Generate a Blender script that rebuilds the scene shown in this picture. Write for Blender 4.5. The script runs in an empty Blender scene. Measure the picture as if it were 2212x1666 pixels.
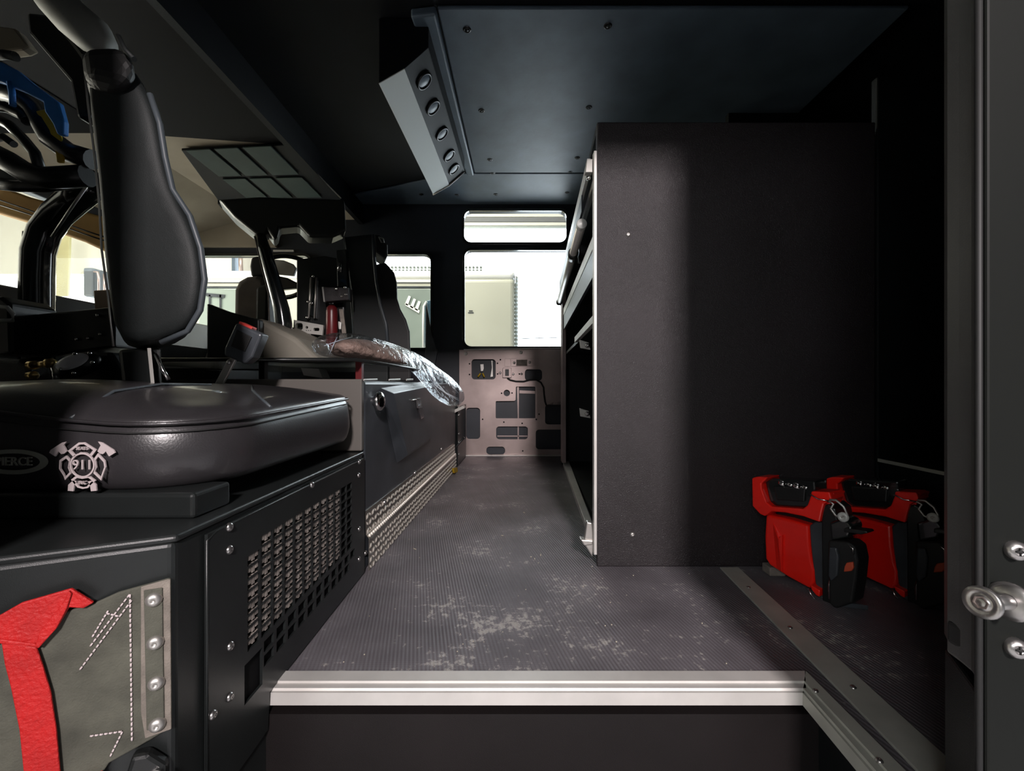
import bpy, bmesh, math, random
from mathutils import Vector, Matrix
random.seed(7)
C = bpy.context.scene.collection
F = 930.0; CZ = .474
def P(px, py, D):
    return Vector(((px-1106)*D/F, D, CZ-(py-833)*D/F))
# ---------------------------------------------------------------- camera, sky, lamps, exposure
cam_d = bpy.data.cameras.new('camera'); cam = bpy.data.objects.new('camera', cam_d); C.objects.link(cam)
cam.location = (0, 0, CZ); cam.rotation_euler = (math.pi/2, 0, 0)
cam_d.sensor_width = 36; cam_d.lens = F/2212*36; cam_d.clip_start = .02
bpy.context.scene.camera = cam
world = bpy.data.worlds.new('overcast sky'); bpy.context.scene.world = world; world.use_nodes = True
wb = world.node_tree.nodes['Background']; wb.inputs[0].default_value = (.86, .94, 1, 1); wb.inputs[1].default_value = 10.0
def area(name, loc, target, size, power, col=(1, 1, 1), size_y=None):
    d = bpy.data.lights.new(name, 'AREA'); d.energy = power; d.color = col; d.size = size
    if size_y: d.shape = 'RECTANGLE'; d.size_y = size_y
    o = bpy.data.objects.new(name, d); C.objects.link(o); o.location = loc
    o.rotation_euler = (Vector(target)-Vector(loc)).to_track_quat('-Z', 'Y').to_euler()
    return o
area('work_lamp_behind', (.47, -2.6, 2.10), (0, 1.0, .3), .34, 185, (1, .91, .91))
area('doorway_fill', (-1.9, -3.0, 1.9), (.5, 1.0, .2), 1.2, 46, (.97, .98, 1))  # added fill from outside the doorway, brightens the lanterns
area('headliner_fill', (-6.8, 2.3, .4), (-1.6, 2.2, 1.5), 2.6, 330, (1, .92, .78))  # added unseen fill at the left, brightens the headliner
area('bay_ceiling_lamp_far', (-1.6, 3.7, 3.6), (-1.6, 5.0, 0), 2.6, 215, (1, .97, .86))
area('bay_ceiling_lamp_left', (-4.6, 2.0, 3.6), (-6.5, 2.5, 0.5), 2.4, 330, (1, .95, .86))
area('near_fill', (-.3, -2.5, 3.6), (0, -1.5, 0), 1.6, 12, (1, .95, .9))  # added weak fill on the doorway side
vs = bpy.context.scene.view_settings
vs.view_transform = 'Standard'; vs.look = 'None'; vs.gamma = 1; vs.exposure = 0; vs.use_curve_mapping = False

# ---------------------------------------------------------------- materials
def mat(name, col, rough=.5, metal=0, bump=None, var=None, spec=.5, coat=0, emit=None):
    m = bpy.data.materials.new(name); m.use_nodes = True
    nt = m.node_tree; b = nt.nodes['Principled BSDF']
    b.inputs['Base Color'].default_value = (*col, 1); b.inputs['Roughness'].default_value = rough
    b.inputs['Metallic'].default_value = metal; b.inputs['Specular IOR Level'].default_value = spec
    b.inputs['Coat Weight'].default_value = coat
    if emit:
        b.inputs['Emission Color'].default_value = (*emit[0], 1); b.inputs['Emission Strength'].default_value = emit[1]
    tc = nt.nodes.new('ShaderNodeTexCoord')
    if var:
        n = nt.nodes.new('ShaderNodeTexNoise'); n.inputs['Scale'].default_value = var[0]; n.inputs['Detail'].default_value = 5
        r = nt.nodes.new('ShaderNodeValToRGB'); a = var[1]
        r.color_ramp.elements[0].position = .3; r.color_ramp.elements[1].position = .7
        r.color_ramp.elements[0].color = (*[max(0, c*(1-a)) for c in col], 1)
        r.color_ramp.elements[1].color = (*[min(1, c*(1+a)) for c in col], 1)
        nt.links.new(tc.outputs['Object'], n.inputs['Vector']); nt.links.new(n.outputs['Fac'], r.inputs['Fac'])
        nt.links.new(r.outputs['Color'], b.inputs['Base Color'])
    if bump:
        n = nt.nodes.new('ShaderNodeTexNoise'); n.inputs['Scale'].default_value = bump[0]; n.inputs['Detail'].default_value = 3
        bp = nt.nodes.new('ShaderNodeBump'); bp.inputs['Strength'].default_value = bump[1]
        bp.inputs['Distance'].default_value = bump[2] if len(bump) > 2 else .001
        nt.links.new(tc.outputs['Object'], n.inputs['Vector']); nt.links.new(n.outputs['Fac'], bp.inputs['Height'])
        nt.links.new(bp.outputs['Normal'], b.inputs['Normal'])
    return m
M = {}
M['coat'] = mat('black textured powder coat', (.006, .0075, .008), .45, 0, (900, .5, .0008), (6, .25), .3)
M['cabinet'] = mat('black brown sparkle coat', (.0155, .012, .0135), .29, 0, (620, 1.0, .0015), (5, .2))
M['box'] = mat('satin black steel', (.012, .014, .014), .36, 0, (1200, .25, .0004), (6, .3))
M['tunnel'] = mat('dark grey vinyl cover', (.048, .054, .062), .32, 0, (700, .4, .0006), (9, .35))
M['vinyl'] = mat('black seat vinyl', (.028, .026, .028), .33, 0, (420, .35, .0006), (12, .15), .6, .25)
M['back'] = mat('dark green grey seat fabric', (.011, .0135, .0135), .6, 0, (700, .5, .0006), (9, .2), .35)
M['trimvinyl'] = mat('blue grey edge piping', (.05, .06, .068), .45)
M['ceil'] = mat('slate padded ceiling vinyl', (.078,.108,.142), .46, 0, (60, .15, .002), (7, .2))
M['ceil_dark'] = mat('black ceiling vinyl', (.004, .005, .007), .6, 0, (300, .3, .001), (7, .2), .2)
M['headliner'] = mat('beige headliner', (.36, .31, .235), .8, 0, (500, .2, .0006), (4, .12))
M['orange'] = mat('orange yellow lamp glow', (.85, .46, .12), .7, 0, None, (3, .25))  # warm lamp glow on the beige headliner put into the colour
M['wall'] = mat('dark navy painted steel', (.012, .016, .024), .45, 0, (400, .2, .0006), (5, .3))
M['alu'] = mat('satin aluminium', (.55, .53, .50), .42, .85, (300, .1, .0004), (20, .10))
M['alu_edge'] = mat('pale aluminium extrusion', (.62, .60, .57), .5, .4, (300, .1, .0004), (14, .08))
M['strip'] = mat('dull grey aluminium strip', (.44, .44, .39), .55, .3, (300, .1, .0004), (14, .12))
M['steel'] = mat('galvanised steel', (.36, .29, .275), .36, .85, (9, .12, .004), (5, .22))
M['lug'] = mat('pale tread lugs', (.85, .80, .72), .38, .35)  # paler than the sheet, reflected light put into the lug colour
M['tread'] = mat('polished tread plate', (.40, .37, .33), .26, .9, (80, .1, .001), (20, .1))
M['chrome'] = mat('chrome', (.75, .73, .72), .14, 1)
M['boltm'] = mat('grey bolt steel', (.50, .48, .47), .28, .95)
M['brass'] = mat('brass', (.60, .42, .16), .3, .9)
M['white'] = mat('white metal plate', (.55, .55, .52), .4, .2)
M['greyplate'] = mat('grey bracket plate', (.42, .41, .38), .45, .3)
M['gloss'] = mat('gloss black pole', (.010, .012, .012), .16, 0, None, None, .6, .6)
M['black'] = mat('black plastic', (.010, .011, .011), .35, 0, (300, .2, .0006), (8, .2))
M['rubber'] = mat('black rubber', (.008, .008, .008), .6)
M['void'] = mat('flat black lining and gaps', (.004, .004, .005), .8, 0, None, None, .15)
M['red'] = mat('red lantern plastic', (.90, .014, .006), .30, 0, (80, .05, .001), (8, .08), .5, .3)
M['redweb'] = mat('red nylon webbing', (.46, .008, .008), .6, 0, (260, .8, .002), (40, .12))
M['redlens'] = mat('orange red lens', (.60, .09, .04), .2)
M['redbutton'] = mat('red buckle button', (.62, .06, .05), .35)
M['redcyl'] = mat('dark red enamel', (.10, .008, .010), .35)
M['blueweb'] = mat('blue nylon strap', (.03, .21, .62), .55, 0, (260, .3, .001), (20, .15))
M['bluetape'] = mat('blue tape', (.03, .12, .55), .6)
M['yellow'] = mat('yellow nylon strap', (.52, .33, .01), .55, 0, (260, .3, .001), (20, .15))
M['canvas'] = mat('olive grey canvas', (.078, .078, .060), .85, 0, (500, .7, .001), (26, .35))
M['hem'] = mat('grey webbing hem', (.19, .165, .14), .8, 0, (500, .7, .001), (40, .3))
M['thread'] = mat('pale sewing thread', (.58, .50, .50), .7)
M['embro'] = mat('silver embroidery', (.52, .45, .45), .6, .1)
M['embro_dark'] = mat('dim grey embroidery', (.22, .22, .19), .7)
M['dome'] = mat('bright lens', (.95, .90, .93), .25)
M['fins'] = mat('grey brown heater fins', (.34, .30, .27), .5, .3, None, (60, .5))
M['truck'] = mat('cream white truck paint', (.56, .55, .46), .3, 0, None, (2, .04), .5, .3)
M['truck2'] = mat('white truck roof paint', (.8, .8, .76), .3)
M['garage'] = mat('cream bay wall panel', (.62, .60, .52), .8, 0, None, (1.5, .06))
M['garagedark'] = mat('grey bay wall', (.16, .16, .16), .9)
M['concrete'] = mat('pale sealed bay floor', (.50, .51, .53), .7, 0, None, (3, .2))
M['colyellow'] = mat('yellow painted column', (.36, .33, .17), .7, 0, None, (3, .1))
M['louvre'] = mat('pale louvre', (.30, .33, .31), .5)
M['tglass'] = mat('grey green truck window', (.24, .28, .25), .12, 0, None, (1.2, .25), .6, .4)
M['pane'] = mat('frosted green pane', (.030, .050, .046), .6, 0, None, (8, .15), .25)
M['chip'] = mat('pale chip', (.6, .55, .42), .7)
def glass_mat(name, tint, gl, rough=.02, bump=None):
    m = bpy.data.materials.new(name); m.use_nodes = True; nt = m.node_tree
    nt.nodes.remove(nt.nodes['Principled BSDF'])
    t = nt.nodes.new('ShaderNodeBsdfTransparent'); t.inputs[0].default_value = (*tint, 1)
    g = nt.nodes.new('ShaderNodeBsdfGlossy'); g.inputs['Roughness'].default_value = rough; g.inputs[0].default_value = (1, 1, 1, 1)
    mx = nt.nodes.new('ShaderNodeMixShader')
    fr = nt.nodes.new('ShaderNodeLayerWeight'); fr.inputs[0].default_value = gl
    nt.links.new(fr.outputs['Facing' if bump else 'Fresnel'], mx.inputs[0]); nt.links.new(t.outputs[0], mx.inputs[1]); nt.links.new(g.outputs[0], mx.inputs[2])
    nt.links.new(mx.outputs[0], nt.nodes['Material Output'].inputs['Surface'])
    if bump:
        n = nt.nodes.new('ShaderNodeTexNoise'); n.inputs['Scale'].default_value = bump[0]; n.inputs['Detail'].default_value = 4; n.inputs['Distortion'].default_value = 1.5
        b = nt.nodes.new('ShaderNodeBump'); b.inputs['Strength'].default_value = bump[1]; b.inputs['Distance'].default_value = .01
        tc = nt.nodes.new('ShaderNodeTexCoord'); nt.links.new(tc.outputs['Object'], n.inputs['Vector'])
        nt.links.new(n.outputs['Fac'], b.inputs['Height']); nt.links.new(b.outputs['Normal'], g.inputs['Normal']); nt.links.new(b.outputs['Normal'], fr.inputs['Normal'])
    return m
M['glass'] = glass_mat('window glass', (.97, .99, .99), .12)
M['bag'] = glass_mat('clear plastic film', (.84, .86, .88), .20, .22, (22, .8))
def floor_material():
    m = mat('ribbed grey rubber flooring', (.05, .046, .05), .5); nt = m.node_tree; b = nt.nodes['Principled BSDF']
    L = nt.links.new; N = nt.nodes.new
    tc = N('ShaderNodeTexCoord')
    big = N('ShaderNodeTexNoise'); big.inputs['Scale'].default_value = 5.5; big.inputs['Detail'].default_value = 4
    fine = N('ShaderNodeTexNoise'); fine.inputs['Scale'].default_value = 62; fine.inputs['Detail'].default_value = 6; fine.inputs['Roughness'].default_value = .7
    L(tc.outputs['Object'], big.inputs['Vector']); L(tc.outputs['Object'], fine.inputs['Vector'])
    # scuffed, dusty zone just inside the doorway
    sep = N('ShaderNodeSeparateXYZ'); L(tc.outputs['Object'], sep.inputs[0])
    def mth(op, a, c=None, clamp=False):
        n = N('ShaderNodeMath'); n.operation = op; n.use_clamp = clamp
        for i, v in enumerate((a, c)):
            if v is None: continue
            if isinstance(v, (int, float)): n.inputs[i].default_value = v
            else: L(v, n.inputs[i])
        return n.outputs[0]
    dx = mth('POWER', mth('ABSOLUTE', mth('DIVIDE', mth('SUBTRACT', sep.outputs[0], -.02), .30)), 2)
    dy = mth('POWER', mth('ABSOLUTE', mth('DIVIDE', mth('SUBTRACT', sep.outputs[1], .84), .22)), 2)
    zone = mth('SUBTRACT', 1.0, mth('ADD', dx, dy), True)
    s = mth('ADD', mth('ADD', mth('MULTIPLY', big.outputs['Fac'], .55), mth('MULTIPLY', fine.outputs['Fac'], .75)), mth('MULTIPLY', zone, .085))
    mask = mth('MULTIPLY', mth('SUBTRACT', s, .745), 16, True)
    mask = mth('MULTIPLY', mask, .78)
    speck = N('ShaderNodeTexVoronoi'); speck.inputs['Scale'].default_value = 26; L(tc.outputs['Object'], speck.inputs['Vector'])
    sp = mth('LESS_THAN', speck.outputs['Distance'], .045)
    mask = mth('MAXIMUM', mask, mth('MULTIPLY', sp, .55))
    haze = N('ShaderNodeMix'); haze.data_type = 'RGBA'
    haze.inputs['A'].default_value = (.088, .080, .088, 1); haze.inputs['B'].default_value = (.155, .142, .155, 1)
    L(mth('MULTIPLY', mth('SUBTRACT', big.outputs['Fac'], .35), 3, True), haze.inputs['Factor'])
    mx = N('ShaderNodeMix'); mx.data_type = 'RGBA'; L(haze.outputs['Result'], mx.inputs['A'])
    mx.inputs['B'].default_value = (.40, .38, .35, 1); L(mask, mx.inputs['Factor']); L(mx.outputs['Result'], b.inputs['Base Color'])
    w1 = mth('SINE', mth('MULTIPLY', mth('ADD', sep.outputs[0], mth('MULTIPLY', sep.outputs[1], .22)), 900))
    w2 = mth('SINE', mth('MULTIPLY', sep.outputs[1], 1100))
    h = mth('ADD', w1, mth('MULTIPLY', w2, .12))
    bp = N('ShaderNodeBump'); bp.inputs['Strength'].default_value = .38; bp.inputs['Distance'].default_value = .0010
    L(h, bp.inputs['Height']); L(bp.outputs['Normal'], b.inputs['Normal'])
    return m
M['floor'] = floor_material()

# ---------------------------------------------------------------- mesh helpers
class MB:
    def __init__(s): s.v = []; s.f = []; s.smooth = []
    def add(s, vs_, fs_, smooth=False):
        n = len(s.v); s.v += [Vector(a) for a in vs_]
        for f in fs_: s.f.append([i+n for i in f]); s.smooth.append(smooth)
        return s
    def box(s, a, b):
        (x0, y0, z0), (x1, y1, z1) = a, b
        x0, x1 = sorted((x0, x1)); y0, y1 = sorted((y0, y1)); z0, z1 = sorted((z0, z1))
        v = [(x0,y0,z0),(x1,y0,z0),(x1,y1,z0),(x0,y1,z0),(x0,y0,z1),(x1,y0,z1),(x1,y1,z1),(x0,y1,z1)]
        return s.add(v, [(0,3,2,1),(4,5,6,7),(0,1,5,4),(1,2,6,5),(2,3,7,6),(3,0,4,7)])
    def prism(s, pts, ext):
        pts = [Vector(p) for p in pts]; ext = Vector(ext); n = len(pts)
        nrm = Vector((0, 0, 0))
        for i in range(n): nrm += pts[i].cross(pts[(i+1) % n])
        if nrm.dot(ext) > 0: pts = pts[::-1]
        v = pts+[p+ext for p in pts]
        fs = [list(range(n)), list(range(2*n-1, n-1, -1))]
        for i in range(n): j = (i+1) % n; fs.append((i, i+n, j+n, j))
        return s.add(v, fs)
    def tube(s, pts, r, seg=12, cap=True, flat=None):
        pts = [Vector(p) for p in pts]; rings = []; n = len(s.v)
        up = None
        for i, p in enumerate(pts):
            a = pts[max(0, i-1)]; b = pts[min(len(pts)-1, i+1)]; d = (b-a).normalized()
            if up is None:
                up = Vector((0, 0, 1)) if abs(d.z) < .9 else Vector((0, 1, 0))
            sd = d.cross(up).normalized(); up = sd.cross(d).normalized()
            rr = r[i] if isinstance(r, (list, tuple)) else r
            rings.append([p+sd*math.cos(2*math.pi*k/seg)*rr+up*math.sin(2*math.pi*k/seg)*rr*(flat or 1) for k in range(seg)])
        v = [q for g in rings for q in g]; fs = []
        for i in range(len(pts)-1):
            for k in range(seg):
                k2 = (k+1) % seg; fs.append((i*seg+k, i*seg+k2, (i+1)*seg+k2, (i+1)*seg+k))
        s.add(v, fs, True)
        if cap:
            s.f.append([n+k for k in range(seg)][::-1]); s.smooth.append(False)
            s.f.append([n+(len(pts)-1)*seg+k for k in range(seg)]); s.smooth.append(False)
        return s
    def cyl(s, a, b, r, seg=20, r2=None):
        return s.tube([a, b], [r, r if r2 is None else r2], seg)
    def lathe(s, o, axis, prof, seg=16):
        o = Vector(o); ax = Vector(axis).normalized()
        u = ax.orthogonal().normalized(); w = ax.cross(u)
        v = [o+ax*h+(u*math.cos(2*math.pi*k/seg)+w*math.sin(2*math.pi*k/seg))*max(r, 1e-5) for (r, h) in prof for k in range(seg)]
        fs = []
        for i in range(len(prof)-1):
            for k in range(seg): k2 = (k+1) % seg; fs.append((i*seg+k, i*seg+k2, (i+1)*seg+k2, (i+1)*seg+k))
        return s.add(v, fs, True)
    def ell(s, c, r, R=None, nu=16, nv=10):
        c = Vector(c); v = []; fs = []
        for i in range(nv+1):
            th = math.pi*i/nv
            for k in range(nu):
                ph = 2*math.pi*k/nu
                p = Vector((r[0]*math.sin(th)*math.cos(ph), r[1]*math.sin(th)*math.sin(ph), r[2]*math.cos(th)))
                v.append(c+(R @ p if R else p))
        for i in range(nv):
            for k in range(nu): k2 = (k+1) % nu; fs.append((i*nu+k, (i+1)*nu+k, (i+1)*nu+k2, i*nu+k2))
        return s.add(v, fs, True)
    def ribbon(s, pts, w, t, closed=False):
        """flat strap along pts; w = width vector or list of them, t = thickness vector"""
        n = len(pts); v = []
        for i, p in enumerate(pts):
            ww = Vector(w[i] if isinstance(w, list) else w); tt = Vector(t[i] if isinstance(t, list) else t); p = Vector(p)
            v += [p-ww/2-tt/2, p+ww/2-tt/2, p+ww/2+tt/2, p-ww/2+tt/2]
        fs = []
        for i in range(n-1):
            for k in range(4): k2 = (k+1) % 4; fs.append((i*4+k, i*4+k2, (i+1)*4+k2, (i+1)*4+k))
        fs += [(3, 2, 1, 0), tuple((n-1)*4+k for k in range(4))]
        return s.add(v, fs)
    def build(s, name, m, parent=None, bevel=0, seg=2, sub=0):
        org = world_loc(parent) if parent else Vector((0, 0, 0))
        me = bpy.data.meshes.new(name); me.from_pydata([p-org for p in s.v], [], s.f)
        for p, sm in zip(me.polygons, s.smooth): p.use_smooth = sm
        bm = bmesh.new(); bm.from_mesh(me); bmesh.ops.remove_doubles(bm, verts=bm.verts, dist=1e-6)
        bmesh.ops.recalc_face_normals(bm, faces=bm.faces); bm.to_mesh(me); bm.free()
        me.materials.append(m if not isinstance(m, str) else M[m])
        o = bpy.data.objects.new(name, me); C.objects.link(o)
        if parent: o.parent = parent
        finish(o, bevel, seg, sub)
        return o
def finish(o, bevel, seg=2, sub=0):
    if bevel:
        b = o.modifiers.new('bevel', 'BEVEL'); b.width = bevel; b.segments = seg; b.limit_method = 'ANGLE'; b.angle_limit = math.radians(40)
        b.harden_normals = False
    if sub:
        u = o.modifiers.new('subd', 'SUBSURF'); u.levels = sub; u.render_levels = sub
def world_loc(o):
    v = Vector(o.location)
    while o.parent: o = o.parent; v = v+Vector(o.location)
    return v
def tag(o, label=None, cat=None, group=None, kind=None):
    if label: o['label'] = label
    if cat: o['category'] = cat
    if group: o['group'] = group
    if kind: o['kind'] = kind
    return o
def thing(name, loc, label, cat, group=None):
    o = bpy.data.objects.new(name, None); o.empty_display_size = .03; C.objects.link(o); o.location = loc
    return tag(o, label, cat, group)
def struct(o, label=None): o['kind'] = 'structure'; 
# planar plates with holes, from filled 2D curves
def rrect(x0, y0, x1, y1, r, n=5):
    x0, x1 = sorted((x0, x1)); y0, y1 = sorted((y0, y1)); r = min(r, (x1-x0)/2.01, (y1-y0)/2.01); pts = []
    for cx, cy, a in ((x1-r, y1-r, 0), (x0+r, y1-r, 90), (x0+r, y0+r, 180), (x1-r, y0+r, 270)):
        for k in range(n+1):
            t = math.radians(a+90*k/n); pts.append((cx+r*math.cos(t), cy+r*math.sin(t)))
    return pts
def circ(cx, cy, rx, ry=None, n=20):
    return [(cx+rx*math.cos(2*math.pi*k/n), cy+(ry or rx)*math.sin(2*math.pi*k/n)) for k in range(n)]
def curve_to_mesh(cu, name, m, O, U, V, parent, bevel=0):
    tmp = bpy.data.objects.new('tmp', cu); C.objects.link(tmp)
    dg = bpy.context.evaluated_depsgraph_get(); dg.update()
    me = bpy.data.meshes.new_from_object(tmp.evaluated_get(dg)); bpy.data.objects.remove(tmp)
    U = Vector(U).normalized(); V = Vector(V).normalized(); W = U.cross(V).normalized()
    org = world_loc(parent) if parent else Vector((0, 0, 0))
    O = Vector(O)-org
    mx = Matrix(((U.x, V.x, W.x, O.x), (U.y, V.y, W.y, O.y), (U.z, V.z, W.z, O.z), (0, 0, 0, 1)))
    me.transform(mx); me.name = name; me.materials.clear(); me.materials.append(M[m])
    bm = bmesh.new(); bm.from_mesh(me); bmesh.ops.remove_doubles(bm, verts=bm.verts, dist=1e-6); bm.to_mesh(me); bm.free()
    for p in me.polygons: p.use_smooth = False
    o = bpy.data.objects.new(name, me); C.objects.link(o)
    if parent: o.parent = parent
    finish(o, bevel)
    return o
def plate(name, outlines, th, m, O, U, V, parent=None, bevel=0):
    cu = bpy.data.curves.new(name, 'CURVE'); cu.dimensions = '2D'; cu.fill_mode = 'BOTH'; cu.extrude = th/2
    for pts in outlines:
        sp = cu.splines.new('POLY'); sp.points.add(len(pts)-1)
        for q, (x, y) in zip(sp.points, pts): q.co = (x, y, 0, 1)
        sp.use_cyclic_u = True
    return curve_to_mesh(cu, name, m, O, U, V, parent, bevel)
def text(name, body, size, th, m, O, U, V, parent=None):
    cu = bpy.data.curves.new(name, 'FONT'); cu.body = body; cu.size = size; cu.extrude = th/2; cu.align_x = 'CENTER'; cu.align_y = 'CENTER'
    cu.resolution_u = 3
    return curve_to_mesh(cu, name, m, O, U, V, parent)
_bolt = {}
def bolt(parent, p, n, r, m='boltm', name='bolt', recess=True):
    """domed screw head with a cross recess; copies share mesh data"""
    key = (round(r, 5), m)
    if key not in _bolt:
        b = MB(); b.lathe((0, 0, 0), (0, 0, 1), [(r, -r*.3), (r, r*.12), (r*.86, r*.40), (r*.55, r*.60), (r*.22, r*.66), (r*.20, r*.45), (0, r*.45)], 16)
        me = bpy.data.meshes.new('bolt'); me.from_pydata(b.v, [], b.f); me.materials.append(M[m])
        for q in me.polygons: q.use_smooth = True
        _bolt[key] = me
    o = bpy.data.objects.new(name, _bolt[key]); C.objects.link(o)
    o.parent = parent; o.location = Vector(p)-(world_loc(parent) if parent else Vector())
    o.rotation_euler = Vector(n).to_track_quat('Z', 'Y').to_euler()
    return o

# ================================================================ THE SETTING
def Gf(px, py):                       # point on the cab floor
    return P(px, py, F*CZ/(py-833))
# floor with the door step well cut into it
fl = MB()
fl.prism([(-.40,.682,0), (.482,.682,0), (.476,.44,0), (2.0,.44,0), (2.0,2.93,0), (-.9,2.93,0), (-.9,1.0,0), (-.40,1.0,0)], (0,0,-.03))
o = fl.build('floor', 'floor'); struct(o)
fl = MB(); fl.box((-2.2,.45,-.06), (-.9,2.93,-.03)); o = fl.build('floor_front', 'rubber'); o.name = 'trim_9'; struct(o)
# step risers and tread below
st = MB(); st.box((-.42,.66,-.42), (.478,.68,-.03)); o = st.build('trim_1', 'coat'); struct(o); o.data.materials[0] = mat('dark brown step coat', (.0095,.0075,.0075), .45, 0, (900,.5,.0008), (6,.2), .3)
st = MB(); st.box((.470,.40,-.42), (.49,.66,-.03)); o = st.build('trim_2', 'coat'); struct(o)
st = MB(); st.box((-.5,.28,-.44), (.49,.68,-.42)); o = st.build('trim_3', 'coat'); struct(o)
# aluminium nosing along the step edge, mitred to the return on the right
def nosing_profile(): # (outward, z)
    return [(0,.0), (0,.004), (.024,.004), (.025,.001), (.036,.001), (.038,-.002), (.042,-.002), (.044,-.020), (.040,-.020), (.038,-.004), (.0,-.003)]
nz = MB(); pr = nosing_profile(); L0 = -.383
va = [(L0+ (a*-.15), .706-a, z+.002) for a, z in pr]; vb = [(.480-a*.62+.0, .706-a, z+.002) for a, z in pr]
n = len(pr); nz.add(va+vb, [list(range(n)), list(range(2*n-1, n-1, -1))]+[(i, (i+1) % n, (i+1) % n+n, i+n) for i in range(n)])
nos = nz.build('trim_4', 'alu_edge'); struct(nos)
for px in (633, 838, 1044, 1252, 1464): bolt(nos, P(px, 1470, .694)*1.0+Vector((0, 0, .004)), (0, 0, 1), .0042, name='screw')
nz = MB()
va = [(.482-a*.80, .706-a, z+.002) for a, z in pr]; vb = [(.476-a*1.05, .40, z+.002) for a, z in pr]
nz.add(va+vb, [list(range(n)), list(range(2*n-1, n-1, -1))]+[(i, (i+1) % n, (i+1) % n+n, i+n) for i in range(n)])
nos2 = nz.build('trim_5', 'strip'); struct(nos2)
for px, py in ((1762, 1502), (1900, 1655)): bolt(nos2, Gf(px, py)+Vector((0, 0, .006)), (0, 0, 1), .0042, name='screw')
# flat aluminium strip across the rubber
sp = MB(); q = [Gf(1555, 1229), Gf(1595, 1229), Vector((.549,.46,0)), Vector((.497,.46,0))]
q[2] = Vector((.545, .46, 0)); q[3] = Vector((.490, .46, 0))
sp.prism([p+Vector((0,0,.0005)) for p in q], (0, 0, .004)); stp = sp.build('trim_6', 'strip', bevel=.001); struct(stp)
for px, py in ((1617, 1273), (1707, 1361), (1843, 1491)): bolt(stp, Gf(px, py)+Vector((0, 0, .0035)), (0, 0, 1), .0048, name='screw')
# floor edge nosing at the far door
ff = MB(); ff.box((-.34,2.885,.0), (.34,2.915,.006)); o = ff.build('trim_7', 'alu_edge', bevel=.002); struct(o)
for px in (1009, 1062, 1115, 1168): bolt(o, P(px, 984, 2.9), (0, 0, 1), .008, name='screw')
# ceiling
cl = MB(); cl.box((-1.05,.44,1.722), (2.0,2.99,1.76)); cei = cl.build('ceiling', 'ceil_dark'); struct(cei)
cp = thing('ceiling_panel', (0, 1.9, 1.72), 'slate blue padded panel screwed to the middle of the ceiling', 'ceiling panel')
b = MB(); b.prism([(-.244,1.41,1.721), (-.218,2.50,1.721), (1.30,2.50,1.721), (1.30,1.41,1.721)], (0,0,-.012)); b.build('panel', 'ceil', cp, .004)
b = MB(); b.prism([(-.335,1.42,1.721), (-.262,2.50,1.721), (-.222,2.50,1.721), (-.250,1.41,1.721)], (0,0,-.03)); b.build('edge_trim', 'ceil', cp, .008, 3)
def pucker(parent, p, r):
    b = MB(); b.lathe((0,0,0), (0,0,-1), [(r*1.5,-.003), (r*1.2,.002), (r*.85,.004), (r*.7,-.0005), (r*.6,-.0005), (r*.55,.003), (0,.0035)], 18)
    if 'puck' not in _bolt:
        me = bpy.data.meshes.new('screw'); me.from_pydata(b.v, [], b.f); me.materials.append(M['black'])
        for q_ in me.polygons: q_.use_smooth = True
        _bolt['puck'] = me
    o = bpy.data.objects.new('screw', _bolt['puck']); C.objects.link(o); o.parent = parent; o.location = Vector(p)-world_loc(parent)
for px, py in ((1009, 64), (1040, 239), (1058, 345), (1313, 56), (1272, 232), (1247, 341)):
    D = (1.709-CZ)*F/(833-py); q = P(px, py, D); q.z = 1.709; pucker(cp, q, .011)
hd = thing('ceiling_header_panel', (0, 2.7, 1.72), 'narrow slate blue padded panel between ceiling panel and far windows', 'ceiling panel')
b = MB(); b.prism([(-1.02,2.79,1.721), (-.32,2.515,1.721), (1.3,2.515,1.721), (1.3,2.94,1.721), (-1.02,2.94,1.721)], (0,0,-.010)); b.build('panel', 'ceil', hd, .003)
for px, py in ((987, 421), (1064, 374), (1071, 420), (1232, 371), (1225, 416), (910, 420)):
    D = (1.711-CZ)*F/(833-py); q = P(px, py, D); q.z = 1.711; pucker(hd, q, .011)
# lower front roof: beige headliner, orange lit front edge
hl = MB(); hl.prism([(-1.05,.44,1.609), (-1.78,.44,1.609), (-1.78,1.92,1.609), (-1.05,2.02,1.609)], (0,0,-.006))
hl.add([(-1.78,.44,1.606), (-1.78,1.92,1.606), (-2.30,1.66,1.452), (-2.30,.44,1.452), (-1.78,.44,1.600), (-1.78,1.92,1.600), (-2.30,1.66,1.446), (-2.30,.44,1.446)], [(0,1,2,3), (7,6,5,4), (0,4,5,1), (1,5,6,2), (2,6,7,3), (3,7,4,0)])
o = hl.build('trim_15', 'void'); struct(o)
hl = MB(); hl.prism([(-1.05,.44,1.61), (-1.78,.44,1.61), (-1.78,2.95,1.61), (-1.05,2.95,1.61)], (0,0,.03)); o = hl.build('ceiling_front', 'headliner'); struct(o)
hl = MB(); hl.prism([(-1.05,.44,1.58), (-1.05,2.95,1.58), (-1.05,2.95,1.76), (-1.05,.44,1.76)], (.03,0,0)); o = hl.build('trim_8', 'ceil_dark'); struct(o)
hl = MB(); hl.add([(-1.78,.44,1.61), (-1.78,2.95,1.61), (-2.30,2.95,1.46), (-2.30,.44,1.46), (-1.78,.44,1.65), (-1.78,2.95,1.65), (-2.30,2.95,1.50), (-2.30,.44,1.50)],
                  [(0,1,2,3), (7,6,5,4), (0,4,5,1), (1,5,6,2), (2,6,7,3), (3,7,4,0)]); o = hl.build('trim_10', 'headliner'); struct(o)
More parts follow.
